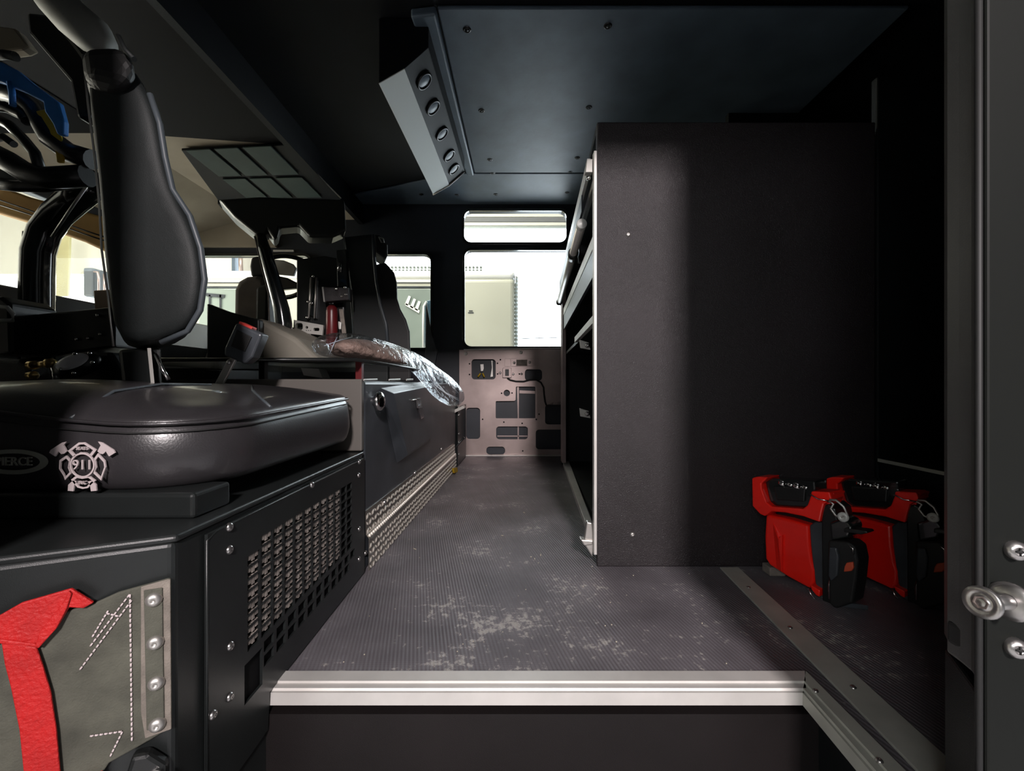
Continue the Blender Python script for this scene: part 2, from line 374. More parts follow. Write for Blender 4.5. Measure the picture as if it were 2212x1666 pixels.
# far side of the cab: one pressed wall with rounded window openings
D1 = 2.95
def FX(px): return (px-1106)*D1/F
def FZ(py): return CZ-(py-833)*D1/F
holes = [rrect(FX(1003), FZ(750), FX(1262), FZ(541), .05), rrect(FX(1002), FZ(526), FX(1224), FZ(456), .05),
         rrect(FX(770), FZ(753), FX(932), FZ(550), .065), rrect(FX(388), FZ(715), FX(672), FZ(553), .05)]
wall = plate('wall_far', [[(-2.42,-.2), (2.0,-.2), (2.0,1.76), (-2.42,1.76)]]+holes, .05, 'wall', (0, D1+.025, 0), (1,0,0), (0,0,1), None, .006); struct(wall)
for i, h in enumerate(holes):
    big = [(x, z) for x, z in h]
    xs = [p[0] for p in h]; zs = [p[1] for p in h]; e = .014
    fr = plate('window_%d' % (i+1), [rrect(min(xs)-e, min(zs)-e, max(xs)+e, max(zs)+e, .06), rrect(min(xs)+.004, min(zs)+.004, max(xs)-.004, max(zs)-.004, .045)], .02, 'gloss', (0, D1-.008, 0), (1,0,0), (0,0,1), None, .003)
    struct(fr)
    gl = MB(); gl.box((min(xs)-.01, D1+.02, min(zs)-.01), (max(xs)+.01, D1+.024, max(zs)+.01)); g = gl.build('pane', 'glass', fr)
# beige upper lining of the far wall at the front seats
b = MB(); b.box((FX(330), D1-.03, FZ(536)), (FX(600), D1-.001, 1.605)); o = b.build('trim_11', 'headliner', bevel=.004); struct(o)
b = MB(); b.box((FX(592), D1-.012, FZ(545)), (FX(636), D1-.001, FZ(541))); o = b.build('trim_12', 'alu_edge'); struct(o)
b = MB(); b.prism([P(920,650,2.93), P(932,720,2.93), P(945,760,2.93), P(938,800,2.93), P(918,800,2.93)], (0,.02,0)); o = b.build('trim_13', 'tunnel', bevel=.004); struct(o)
# front wall with the windscreen opening
wl = plate('wall_left', [[(.40,-.2), (2.95,-.2), (2.95,1.52), (.40,1.52)], rrect(.75, .90, 2.86, 1.40, .06)], .05, 'wall', (-2.33, 0, 0), (0,1,0), (0,0,1), None, .006); struct(wl)
b = MB(); b.box((-2.31,.7,.85), (-2.305,2.90,1.45)); g = b.build('window_5', 'glass'); struct(g)
# rear compartment walls on the right
b = MB(); b.box((1.95,.44,-.03), (2.0,2.95,1.76)); o = b.build('wall_right', 'coat'); struct(o)
b = MB(); b.box((.98,1.95,0), (1.95,1.98,1.722)); o = b.build('wall_rear', 'coat', bevel=.004); struct(o)
# near side of the cab round the door opening
b = MB()
b.box((.50,.41,-.45), (2.0,.44,1.76)); b.box((-2.35,.27,-.45), (-.478,.31,1.76)); b.box((-.478,.27,1.300), (.47,.31,1.76)); b.box((.44,.27,1.300), (2.0,.44,1.76))
b.box((-2.35,.27,1.60), (2.0,.44,1.76))
nw = b.build('wall_near', 'coat'); struct(nw)

# ================================================================ DOOR PILLAR ON THE RIGHT
pl = thing('door_pillar', (.50, .43, -.2), 'tall black door pillar at the right edge with a rounded lit front edge', 'pillar')
b = MB()
prof = [(.446,.418), (.4505,.434), (.4530,.448), (.4715,.466), (.4830,.482), (.53,.49), (.60,.49), (.60,.404), (.4395,.404), (.4400,.409)]
b.prism([(x, y, .195) for x, y in prof], (0, 0, 1.40)); b.build('post', 'coat', pl, .004, 3).data.materials[0] = mat('lit grey post coat', (.060,.058,.056), .4, 0, (700,.3,.0005), (6,.15))  # lit face of the pillar put into a lighter coat colour
b = MB(); b.prism([(.452,.424,-.44), (.4840,.482,-.44), (.60,.49,-.44), (.60,.404,-.44), (.4395,.404,-.44)], (0, 0, .62)); b.build('lower_post', 'coat', pl, .003)
b = MB(); b.tube([(.4385,.4045,-.4), (.4385,.4045,.2), (.4380,.4045,1.59)], .0030, 10); b.build('door_seal', 'rubber', pl)
b = MB(); b.prism([(.4500,.428,.208), (.4500,.447,.208), (.47,.447,.208), (.47,.428,.208)], (0,0,.024)); b.build('seal_end_block', 'rubber', pl, .004)
sk = thing('door_striker', (.47, .385, .268), 'round silver door striker bolt sticking out of the right pillar', 'striker bolt')
a0 = P(2118, 1302, .375); a1 = P(2170, 1300, .385); a2 = P(2230, 1305, .40)
b = MB(); b.lathe(a0, (a1-a0), [(.0001,.0), (.0055,.0), (.0065,.002), (.0085,.001), (.0128,.0), (.0136,.0015), (.0136,.004), (.0122,.0065), (.0078,.009), (.0072,.0105)], 28); b.build('bolt_head', 'boltm', sk)
b = MB(); b.tube([a0+(a1-a0).normalized()*.008, a1, a2], .0068, 20); b.build('shank', 'boltm', sk)
b = MB(); b.lathe(a1+(a1-a0).normalized()*.004, (a1-a0), [(.0068,-.001), (.0125,.0), (.0165,.0025), (.0168,.005), (.012,.006), (.0068,.006)], 28); b.build('washer', 'boltm', sk)
b = MB(); b.lathe(a0, (a0-a1), [(.0058,.0003), (.0040,.0006), (.0036,-.0015), (.0001,-.002)], 6); b.build('hex_socket', 'steel', sk)
# plate the fasteners sit on
b = MB(); b.prism([(.4415,.400,-.44), (.4415,.4045,-.44), (.60,.4045,-.44), (.60,.400,-.44)], (0,0,2.0)); b.build('jamb_plate', 'void', pl, .003).data.materials[0] = mat('shaded black jamb coat', (.006,.007,.006), .6, 0, None, None, .2)  # shade on the jamb put into a darker coat colour
for (px, py, lb) in ((2196, 1190, 'silver pan head screw in the right door jamb above the striker'), (2196, 1401, 'silver pan head screw in the right door jamb below the striker')):
    t = thing('jamb_screw', P(px, py, .392), lb, 'screw', 'screws in the right door jamb')
    b = MB(); p = P(px, py, .396); b.lathe(p, (-.35,-.9,.1), [(.0088,-.0045), (.0088,.001), (.0078,.0032), (.0045,.0048), (.002,.005), (.0015,.003), (0,.003)], 20); b.build('screw_head', 'boltm', t)
    b = MB(); 
    for k in (0, 1):
        u = Vector((.9, -.35, 0)) if k else Vector((.05, 0, 1))
        b.tube([p+Vector((-.0018,-.0047,.0005))-u*.0035, p+Vector((-.0018,-.0047,.0005))+u*.0035], .0009, 6)
    b.build('cross_slot', 'rubber', t)

# ================================================================ SEAT BOX WITH GRILLE
XB = -.375
sb = thing('seat_box', (-.7, .8, 0), 'satin black steel seat box with a square mesh grille, beside the aisle', 'seat box')
fv = Vector((-.893, -.45, 0))
pA = Vector((-.377, .480, 0)); pF = pA+fv*.26
b = MB(); top = [(pA.x, pA.y), (-.377, 1.086), (-1.15, 1.086), (-1.15, pF.y), (pF.x, pF.y)]
b.prism([(x, y, -.45) for x, y in top], (0, 0, .75)); b.build('body', 'box', sb, .006, 3)
b = MB(); b.prism([(x+(.004 if x > -.4 else 0), y, .2985) for x, y in top], (0, 0, .009)); b.build('lid', 'box', sb, .004, 3)
# side panel: px on the X = XB plane
def S(px, py): D = XB*F/(px-1106); return D, CZ-(py-833)*D/F
def gy(px): return XB*F/(px-1106)
go = [[(.525,-.05), (.525,.292), (1.084,.292), (1.084,.004), (.66,.004), (.655,-.05)]]
cells = []
ny, nzr = 12, 9
y0, y1, z0, z1 = .602, 1.000, .098, .252
for i in range(ny):
    for k in range(nzr):
        a = y0+(y1-y0)*i/ny+.0; c = z0+(z1-z0)*k/nzr; dy = (y1-y0)/ny; dz = (z1-z0)/nzr
        if k >= nzr-1 and i < 1: continue
        cells.append([(a+.0022, c+.0016), (a+dy-.0022, c+.0016), (a+dy-.0022, c+dz-.0016), (a+.0022, c+dz-.0016)])
for i in range(11):
    for k in range(2):
        a = .640+.0345*i; c = .050+.0215*k
        if i == 10 and k == 0: continue
        cells.append([(a+.004, c+.0025), (a+.0305, c+.0025), (a+.0305, c+.019), (a+.004, c+.019)])
cells.append([(.597,.030), (.640,.030), (.640,.085), (.597,.085)])
pn = plate('grille_panel', go+cells, .004, 'box', (XB+.002, 0, 0), (0,1,0), (0,0,1), sb)
# dark recess behind the grille put in as a black sheet, heater fins over it
b = MB(); b.box((-.3772,.59,.02), (-.3765,1.02,.265)); b.build('cavity', 'void', sb)
b = MB()
for i in range(40):
    yy = .600+i*.0083
    if yy > .93: break
    for k in range(9):
        zc = .104+k*.017
        b.box((-.3764, yy, zc+(i % 2)*.003), (-.3722, yy+.0060, zc+.0135))
o = b.build('heater_fins', 'fins', sb); o['kind'] = 'stuff'
for px, py in ((489,1139), (489,1188), (491,1396), (490,1506), (453,1545), (669,1048), (772,998), (771,1027), (772,1143), (786,1195), (772,1208)):
    D, z = S(px, py); bolt(sb, (XB+.004, D, z), (1,0,0), .0058)
b = MB(); b.tube([(XB+.003,.525,-.02), (XB+.003,.525,.285), (XB+.003,.54,.291), (XB+.003,1.07,.291)], .0018, 8); b.build('panel_edge', 'box', sb)
# latch under the strap, lower left
lt = thing('box_latch', (-.46, .40, .03), 'shiny chrome and black latch at the bottom of the seat box front', 'latch')
def BX(px, py, off=0):                 # point on the slanted front face
    t = (px-1106)/F; Y = 1.329/(1.984-t); q = P(px, py, Y); return q+Vector((.45,-.893,0))*off
b = MB(); b.prism([BX(295,1612,.002), BX(330,1606,.002), BX(368,1630,.002), BX(368,1690,.002), BX(270,1690,.002)], Vector((.45,-.893,0))*.014); b.build('latch_body', 'black', lt, .004)
b = MB(); b.ell(BX(345,1650,.018), (.012,.006,.006)); b.ell(BX(300,1668,.018), (.008,.005,.005)); b.build('chrome_lever', 'chrome', lt)
# ---------------------------------------------------------------- canvas flap with red strap
NF = Vector((.45,-.893,0)).normalized()
cs = thing('door_check_strap', BX(300,1400), 'olive canvas flap riveted to the seat box with red webbing folded over it', 'strap')
def slab(name, pts, off, th, m, parent, bevel=0):
    b = MB(); b.prism([BX(x, y, off) for x, y in pts], NF*th); return b.build(name, m, parent, bevel)
slab('canvas_flap', [(205,1300), (260,1275), (365,1246), (372,1246), (374,1562), (330,1590), (240,1640), (200,1700), (-30,1700), (-30,1420), (60,1340)], .002, .004, 'canvas', cs, .0015)
slab('hem', [(309,1262), (366,1246), (372,1246), (374,1565), (318,1585), (309,1530)], .006, .002, 'hem', cs, .0008)
slab('retaining_plate', [(316,1268), (356,1262), (360,1556), (322,1566)], .0078, .002, 'canvas', cs, .001)
for px, py in ((338,1287), (341,1378), (343,1464), (345,1552)):
    bolt(cs, BX(px, py, .010), NF, .0076, 'alu', 'rivet')
b = MB()
def stitch(p, q, n):
    for i in range(n):
        a = BX(*(p[0]+(q[0]-p[0])*(i+.12)/n, p[1]+(q[1]-p[1])*(i+.12)/n), .0068); c = BX(*(p[0]+(q[0]-p[0])*(i+.82)/n, p[1]+(q[1]-p[1])*(i+.82)/n), .0068)
        b.tube([a, (a+c)/2+NF*.0006, c], .0009, 6)
stitch((286,1277), (290,1592), 30); stitch((286,1277), (200,1390), 12); stitch((290,1290), (178,1440), 16); stitch((262,1325), (235,1318), 3); stitch((240,1312), (205,1370), 7); stitch((200,1580), (270,1570), 7); stitch((270,1570), (243,1625), 6)
o = b.build('stitching', 'thread', cs); o['kind'] = 'stuff'
slab('fold_over', [(-30,1343), (60,1292), (165,1262), (212,1292), (190,1304), (160,1302), (135,1345), (95,1388), (20,1378), (-30,1372)], .0075, .004, 'redweb', cs, .0012)
slab('hanging_end', [(18,1372), (92,1385), (104,1420), (122,1480), (134,1560), (146,1700), (70,1700), (56,1560), (38,1470), (25,1420)], .0090, .003, 'redweb', cs, .001)
slab('fold_crease', [(100,1352), (150,1290), (162,1264), (168,1270), (158,1302), (136,1344), (98,1386), (92,1380)], .0115, .0025, 'redweb', cs, .001)
slab('fold_crease', [(-30,1352), (20,1366), (92,1376), (96,1384), (20,1376), (-30,1364)], .0115, .002, 'redweb', cs, .001)
b = MB(); b.prism([BX(195,1660,.010), BX(230,1648,.010), BX(232,1700,.010), BX(190,1700,.010)], NF*.003); b.build('lower_loop', 'redweb', cs)

# ================================================================ JUMP SEAT
st = thing('jump_seat', (-.72, .8, .31), 'black vinyl jump seat with silver embroidered badge on the steel box', 'seat')
b = MB(); b.box((-.83,.535,.3075), (-.395,.605,.340)); b.build('seat_base', 'box', st, .005, 3)
b = MB(); b.box((-.80,.66,.3075), (-.44,.99,.338)); b.build('gap_shade', 'void', st)  # black block painting in the shade of the gap under the cushion
# cushion: rings of a rounded rectangle plan
def ring(inset, zf, n=8):
    x0, x1, y0, y1 = -1.05+inset, -.385-inset, .538+inset, 1.045-inset
    out = []
    for cx, cy, a, r in ((x1, y1, 0, .045), (x0, y1, 90, .06), (x0, y0, 180, .06), (x1, y0, 270, .12)):
        r = max(.01, r-inset)
        ccx = cx-r if a in (0, 270) else cx+r; ccy = cy-r if a in (0, 90) else cy+r
        for k in range(n+1):
            t = math.radians(a+90*k/n); x = ccx+r*math.cos(t); y = ccy+r*math.sin(t); out.append(Vector((x, y, zf(x, y))))
    # subdivide long edges
    res = []
    for i in range(len(out)):
        p, q = out[i], out[(i+1) % len(out)]; m_ = 8 if i % (n+1) == n else 1
        for k in range(m_):
            s_ = k/m_; x = p.x+(q.x-p.x)*s_; y = p.y+(q.y-p.y)*s_; res.append(Vector((x, y, zf(x, y))))
    return res
def seamz(x, y):
    s_ = max(0, min(1, (y-.54)/.5)); l = max(0, min(1, (-.42-x)/.25)) * (1-s_)
    return .420+.020*s_+.022*l*l
def crown(x, y):
    u = (x+.72)/.33; v = (y-.79)/.25
    c = max(0, (1-abs(u)**2.6)*(1-abs(v)**2.6))
    lob = .007*math.sin(y*13+.2)+.006*math.cos(x*11)
    dip = -.016*math.exp(-((x+.47)/.055)**2-((y-.62)/.08)**2)
    return seamz(x, y)+.006+.040*c**.5+lob*c+dip*c
specs = [(.05, lambda x, y: .336), (.012, lambda x, y: .337), (.002, lambda x, y: .350), (-.006, lambda x, y: .375), (-.004, lambda x, y: .400), (.0, lambda x, y: seamz(x, y)-.004), (.006, lambda x, y: seamz(x, y)+.001), (.002, lambda x, y: seamz(x, y)+.006), (.012, lambda x, y: seamz(x, y)+.014)]
rings = [ring(i_, f_) for i_, f_ in specs]
for ins in (.03, .055, .08, .11, .14, .17, .20, .23): rings.append(ring(ins, crown))
nn = len(rings[0]); v = [p for r_ in rings for p in r_]; fs = []
for i in range(len(rings)-1):
    for k in range(nn): k2 = (k+1) % nn; fs.append((i*nn+k, i*nn+k2, (i+1)*nn+k2, (i+1)*nn+k))
fs.append(list(range(nn))[::-1]); fs.append([(len(rings)-1)*nn+k for k in range(nn)])
b = MB(); b.add(v, fs, True); cu = b.build('cushion', 'vinyl', st, 0, 2, 1)
b = MB(); rr = ring(-.001, lambda x, y: seamz(x, y)+.004); b.tube(rr+[rr[0]], .0024, 8, False); b.build('piping', 'vinyl', cu)
b = MB(); rr = ring(-.002, lambda x, y: seamz(x, y)-.007); b.tube(rr+[rr[0]], .0012, 6, False); b.build('seam_line', 'rubber', cu)
b = MB()
for pts in ([(-.555,.545), (-.555,.60), (-.553,.68), (-.56,.80)], [(-.392,.70), (-.42,.72), (-.47,.78), (-.52,.86)]):
    pp = [Vector((x, y, crown(x, y)+.0015)) for x, y in pts]
    if pts[0][1] < .55: pp[0] = Vector((-.555,.541,seamz(-.555,.541)+.006))
    b.tube(pp, .0022, 8)
b.build('top_seam', 'trimvinyl', cu)
# embroidered badge
def badge(cx, cz, s, Y):
    O = (cx, Y, cz); U = (1,0,0); V = (0,0,1); out = []
    t = .0016
    out.append(plate('ring', [circ(0,0,.54*s,n=32), circ(0,0,.47*s,n=32)], t, 'embro', O, U, V, bd))
    def lobe(name, pts):
        c = Vector((sum(p[0] for p in pts)/len(pts), sum(p[1] for p in pts)/len(pts)))
        inn = [((p[0]-c.x)*.76+c.x, (p[1]-c.y)*.76+c.y) for p in pts]
        plate(name, [[(x*s, y*s) for x, y in pts], [(x*s, y*s) for x, y in inn]], t, 'embro', O, U, V, bd)
    lobe('top_lobe', [(-.62,.62), (-.15,.98), (.1,.99), (.62,.66), (.42,.40), (.2,.52), (-.1,.54), (-.38,.36)])
    lobe('bottom_lobe', [(-.48,-.62), (-.30,-.48), (0,-.54), (.34,-.48), (.58,-.66), (.42,-.80), (.25,-.98), (.02,-1.02), (-.20,-.96), (-.34,-.80)])
    lobe('side_lobe', [(.68,.52), (.98,.20), (1.02,-.08), (.86,-.52), (.82,-.66), (.48,-.34), (.58,-.1), (.52,.3)])
    lobe('side_lobe', [(-.68,.42), (-.98,.22), (-1.0,-.15), (-.80,-.46), (-.74,-.64), (-.48,-.36), (-.58,-.1), (-.52,.25)])
    for sx in (1, -1):
        plate('axe_head', [[(x*s*sx, y*s) for x, y in ((.66,.60), (.72,.72), (.80,.86), (.68,1.02), (.86,.98), (1.36,.66), (1.42,.54), (1.16,.38), (1.08,.50), (1.02,.60), (.90,.48), (.78,.50))]], t, 'embro', O, U, V, bd)
        plate('axe_handle', [[(x*s*sx, y*s) for x, y in ((-.40,-.66), (-.60,-.84), (-.62,-1.10), (-.38,-1.12), (-.34,-.86), (-.24,-.70))]], t, 'embro', O, U, V, bd)
    text('number', '911', .60*s, t, 'embro', O, U, V, bd)
    text('lettering', 'SEATS', .20*s, t*1.3, 'embro', (cx, Y, cz+.72*s), U, V, bd)
    text('lettering', 'INC', .22*s, t*1.3, 'embro', (cx, Y, cz-.76*s), U, V, bd)
bd = bpy.data.objects.new('badge', None); C.objects.link(bd); bd.parent = st; bd.location = Vector((-.530,.5355,.376))-world_loc(st)
bd['label'] = 'silver embroidered cross shaped badge reading 911'
badge(-.528, .376, .0285, .5295)
ov = bpy.data.objects.new('oval_badge', None); C.objects.link(ov); ov.parent = st; ov.location = Vector((-.612,.5355,.380))-world_loc(st)
ov['label'] = 'dim oval embroidered badge'
plate('oval_ring', [circ(0,0,.042,.0155,32), circ(.0,0,.033,.0105,32)], .0014, 'embro_dark', (-.614,.5305,.380), (1,0,0), (0,0,1), ov)
text('lettering', 'PIERCE', .0150, .0014, 'embro_dark', (-.614,.5305,.380), (1,0,0), (0,0,1), ov)
# backrest: side outline swept along the seat's own width, which is turned towards the doorway
DB = .68
right = [(262,104), (300,135), (330,190), (352,255), (364,330), (380,400), (418,458), (442,530), (451,600), (441,668), (412,716), (352,742)]
left = [(180,112), (190,220), (205,340), (214,430), (220,540), (234,640), (247,752)]
outl = [P(x, y, DB) for x, y in right]+[P(x, y, DB) for x, y in left[::-1]]
cen = sum(outl, Vector())/len(outl)
dirn = Vector((-.80, 1, 0)).normalized(); 
rings = []
for s_, d_ in ((.0,-.034), (.006,-.016), (.022,-.003), (.05,.0), (.16,.0), (.19,-.006), (.20,-.03)):
    n2 = len(outl); rg = []
    for i, p in enumerate(outl):
        a, c = outl[i-1], outl[(i+1) % n2]; tng = (c-a).normalized(); nrm = Vector((tng.z, 0, -tng.x))
        if nrm.dot(p-cen) < 0: nrm = -nrm
        dd = d_ if i < len(right) else d_*.25
        rg.append(p+nrm*dd+dirn*s_)
    rings.append(rg)
n2 = len(outl); v = [p for r_ in rings for p in r_]; fs = []
for i in range(len(rings)-1):
    for k in range(n2): k2 = (k+1) % n2; fs.append((i*n2+k, i*n2+k2, (i+1)*n2+k2, (i+1)*n2+k))
fs.append(list(range(n2))[::-1]); fs.append([(len(rings)-1)*n2+k for k in range(n2)])
b = MB(); b.add(v, fs, True); bk = b.build('backrest', 'back', st, 0, 2, 1)
b = MB(); b.tube([rings[2][i]+Vector((.001,-.004,0)) for i in range(2, 12)], .0045, 8); b.build('backrest_piping', 'trimvinyl', bk)
b = MB(); b.tube([p+Vector((-.003,-.002,0)) for p in [rings[1][i] for i in range(12, 19)]], .0016, 6); b.build('shell_edge', 'alu', bk)
b = MB(); b.prism([P(255,755,.72), P(346,748,.72), P(350,860,.72), P(268,860,.72)], dirn*.12); b.build('support_post', 'box', st, .006)
b = MB(); b.prism([P(318,752,.70), P(326,752,.70), P(336,850,.70), (P(328,850,.70))], dirn*.02); b.build('slide_rail', 'greyplate', st)
b = MB(); b.tube([P(336,765,.71), P(352,800,.71), P(364,820,.71)], .003, 8); b.build('release_cable', 'chrome', st)
b = MB(); b.prism([P(172,92,.66), P(262,88,.66), P(300,140,.66), P(262,190,.66), P(180,170,.66)], dirn*.16); b.build('headrest_mount', 'rubber', st, .02, 4)
b = MB(); b.tube([P(255,78,.655), P(272,110,.655), P(290,128,.655)], .004, 8); b.build('strap_guide', 'back', st)
# seat belt buckle
bu = thing('seat_belt_buckle', P(470,840,.90), 'upright grey seat belt buckle with red button behind the cushion', 'buckle')
b = MB(); b.prism([P(509,697,.9), P(566,722,.9), P(545,772,.9), P(528,787,.9), P(483,768,.9), P(484,752,.9)], (.0,.030,0)); b.build('housing', 'tunnel', bu, .005, 3)
b = MB(); b.prism([P(511,712,.897), P(543,728,.897), P(528,760,.897), P(498,748,.897)], (0,.004,0)); b.build('label_pad', 'rubber', bu, .001)
b = MB(); b.prism([P(517,694,.908), P(545,707,.908), P(541,716,.908), P(513,704,.908)], (0,.018,0)); b.build('release_button', 'redbutton', bu, .001)
b = MB(); b.ribbon([P(505,772,.915), P(490,800,.915), P(474,830,.915), P(462,856,.915)], (.024,0,.010), (0,.006,0)); b.build('stalk', 'greyplate', bu, .002)
bolt(bu, P(494,783,.905), (0,-1,0), .005)

# ================================================================ ENGINE TUNNEL AND ITS TREAD PLATE
def XE(Y): return -.4156+.036*Y
def E(px, py, off=0.0):                # point on the tunnel's aisle side
    D = -.4156/((px-1106)/F-.036); q = P(px, py, D); return q+Vector((off, 0, 0))
tn = thing('engine_tunnel', (-.7, 1.8, 0), 'dark grey engine cover box running across the cab beside the aisle', 'engine cover')
Y0, Y1 = 1.095, 2.50
b = MB(); b.prism([(XE(Y0),Y0,0), (XE(Y1),Y1,0), (-1.25,Y1,0), (-1.25,Y0,0)], (0,0,.487)); b.build('body', 'tunnel', tn, .010, 3)
b = MB(); b.prism([(-.375,1.075,.31), (-.377,1.097,.31), (-1.5,1.097,.31), (-1.5,1.075,.31)], (0,0,.180)); b.build('front_flange', 'headliner', tn, .003).data.materials[0] = mat('warm grey vinyl', (.10,.09,.08), .6)
dr = MB(); dd = .020
corners = [E(822,838), E(924,822), E(925,955), E(857,1001)]
inn = [E(836,850), E(918,835), E(919,947), E(868,983)]
dr.add([c for c in corners]+[c+Vector((dd,0,0)) for c in inn], [(0,1,2,3), (4,7,6,5), (0,4,5,1), (1,5,6,2), (2,6,7,3), (3,7,4,0)])
d_ = dr.build('access_door', 'tunnel', tn, .002)
b = MB(); b.prism([E(884,861,.022), E(892,860,.022), E(895,880,.022), (E(886,882,.022))], (.006,0,0)); b.prism([E(888,880,.024), E(896,879,.024), E(899,902,.024), E(893,906,.024)], (.005,0,0)); b.tube([E(873,865,.024), E(890,862,.024)], .002, 6); b.build('latch', 'chrome', d_, .001)
b = MB(); p = E(806,867,.0); b.lathe(p, (1,-.15,0), [(.012,-.002), (.012,.010), (.024,.012), (.026,.018), (.024,.024), (.014,.028), (0,.029)], 24); b.build('knob', 'chrome', tn)
for x0, x1 in ((783,812), (838,862), (876,890)):
    b = MB(); b.prism([E(x0,819,.001), E(x1,818,.001), E(x1,822,.001), E(x0,823,.001)], (.004,0,0)); b.build('hinge', 'alu', tn, .001)
tp = thing('tread_plate', (XE(1.8), 1.8, 0), 'bright aluminium tread plate kick strip along the foot of the engine cover', 'tread plate')
prof = [(.002,.152), (.004,.092), (.012,.082), (.011,.0)]
b = MB(); YA, YB = 1.10, 2.44
for i in range(3):
    (o0, za), (o1, zb) = prof[i], prof[i+1]
    b.add([(XE(YA)+o0,YA,za), (XE(YB)+o0,YB,za), (XE(YB)+o1,YB,zb), (XE(YA)+o1,YA,zb), (XE(YA)+o0-.002,YA,za), (XE(YB)+o0-.002,YB,za), (XE(YB)+o1-.002,YB,zb), (XE(YA)+o1-.002,YA,zb)], [(0,3,2,1), (4,5,6,7), (0,1,5,4), (3,7,6,2), (0,4,7,3), (1,2,6,5)])
b.build('sheet', 'tread', tp)
b = MB(); pitch = .0200
def lug(Y, z, sgn, x):
    a = math.radians(45*sgn); u = Vector((0, math.cos(a), math.sin(a))); w = Vector((0, -math.sin(a), math.cos(a))); c = Vector((x, Y, z)); L_, W_ = .0092, .0030
    v = [c-u*L_, c-w*W_, c+u*L_, c+w*W_, c+Vector((.0034,0,0))-u*L_*.45, c+Vector((.0034,0,0))+u*L_*.45]
    b.add(v, [(0,1,4), (0,4,3), (1,5,4), (1,2,5), (2,3,5), (3,4,5)], True)
r_ = 0
zz = .008
while zz < .148:
    i = 0; Y = YA+.008+(pitch if r_ % 2 else 0)*0
    while Y < YB-.01:
        x = XE(Y)+(.0115 if zz < .082 else .0125-.0085*(zz-.082)/.010 if zz < .092 else .004-.002*(zz-.092)/.06)
        if not (.078 < zz < .094): lug(Y, zz, 1 if (i+r_) % 2 else -1, x)
        Y += pitch; i += 1
    zz += pitch*.92; r_ += 1
o = b.build('raised_lugs', 'lug', tp); o['kind'] = 'stuff'
b = MB(); Y = YA+.01
while Y < YB: b.ell((XE(Y)+.0085, Y, .087), (.0045,.0035,.0055), None, 6, 4); Y += .0145
o = b.build('bend_ribs', 'lug', tp); o['kind'] = 'stuff'
for px, py in ((827,1085), (893,1022), (951,970)): bolt(tp, E(px,py,.006), (1,0,0), .007)
b = MB(); b.prism([E(968,1012,.02), E(976,1010,.02), E(978,1020,.02), E(970,1022,.02)], (.01,0,0)); o = b.build('wire_end', 'yellow', tp)
# hump of the engine cover behind
hp = thing('engine_hump', (-1.35, 1.6, .487), 'beige sloping hump rising behind the tray on the engine cover', 'engine cover')
b = MB(); pts = [P(430,793,1.62), P(470,690,1.62), P(560,688,1.62), P(640,730,1.62), P(690,776,1.62), P(700,793,1.62)]
b.prism(pts, (0,.55,0)); b.build('hump', 'headliner', hp, .02, 3).data.materials[0] = mat('grey beige hump cover', (.20,.185,.15), .7, 0, (500,.2,.0006), (4,.12))
b = MB(); b.prism([P(446,655,1.58), P(490,672,1.58), P(560,690,1.58), P(560,800,1.58), P(446,800,1.58)], (0,.03,0)); b.build('front_panel', 'black', hp, .006)
# tray on posts
tr = thing('tray_table', (-.6, 1.4, .487), 'black metal tray raised on short posts over the engine cover', 'tray')
b = MB(); ty0, ty1 = 1.035, 1.90
b.prism([(XE(ty0),ty0,.533), (XE(ty1),ty1,.533), (-1.05,ty1,.533), (-1.05,ty0,.533)], (0,0,.008)); b.build('tray_top', 'gloss', tr, .002)
b = MB(); b.tube([(-1.05,ty0,.536), (XE(ty0),ty0,.536), (XE(ty1),ty1,.536)], .0045, 8); b.build('rim', 'black', tr)
for x, y in ((XE(ty0)-.008, ty0+.06), (XE(1.78)-.01, 1.74), (-.64, 1.11), (-.64, 1.8), (-1.04, 1.8)):
    b = MB(); b.box((x-.010, y-.006, .484), (x+.006, y+.010, .534)); b.build('post', 'redcyl' if x > -.5 else 'black', tr, .001)
b = MB(); b.prism([P(650,795,1.2), P(688,797,1.2), P(697,817,1.2), P(656,811,1.2)], (0,.05,0)); wp = b.build('paper_packet', 'white'); tag(wp, 'small white packet lying under the black tray', 'packet')
# wrapped bundle in clear plastic
bg = thing('wrapped_bundle', (-.55, 1.55, .541), 'rust coloured bundle inside a clear plastic bag spilling off the tray', 'bag')
def blob(name, spine, m, seg=18, wob=0.0, sub=1):
    """spine: (centre, half width in x-ish, half height)"""
    b = MB(); rings = []; N_ = len(spine)
    for i, (c, hw, hd, hh) in enumerate(spine):
        c = Vector(c); rg = []
        for k in range(seg):
            t = 2*math.pi*k/seg; j = 1+wob*random.uniform(-1, 1)
            rg.append(c+Vector((hd[0]*math.cos(t)*hw*j, hd[1]*math.cos(t)*hw*j, hh*math.sin(t)*j)))
        rings.append(rg)
    v = [p for r_ in rings for p in r_]; fs = []
    for i in range(N_-1):
        for k in range(seg): k2 = (k+1) % seg; fs.append((i*seg+k, i*seg+k2, (i+1)*seg+k2, (i+1)*seg+k))
    fs.append(list(range(seg))[::-1]); fs.append([(N_-1)*seg+k for k in range(seg)])
    b.add(v, fs, True); return b.build(name, m, bg, 0, 2, sub)
def sp_(px, pyt, pyb, D, hw): # cross-section: top and bottom of the outline
    a, c = P(px, pyt, D), P(px, pyb, D); return ((a+c)/2, hw, (.2,.98), (a-c).length/2*(1.0 if px < 880 else 1.25))
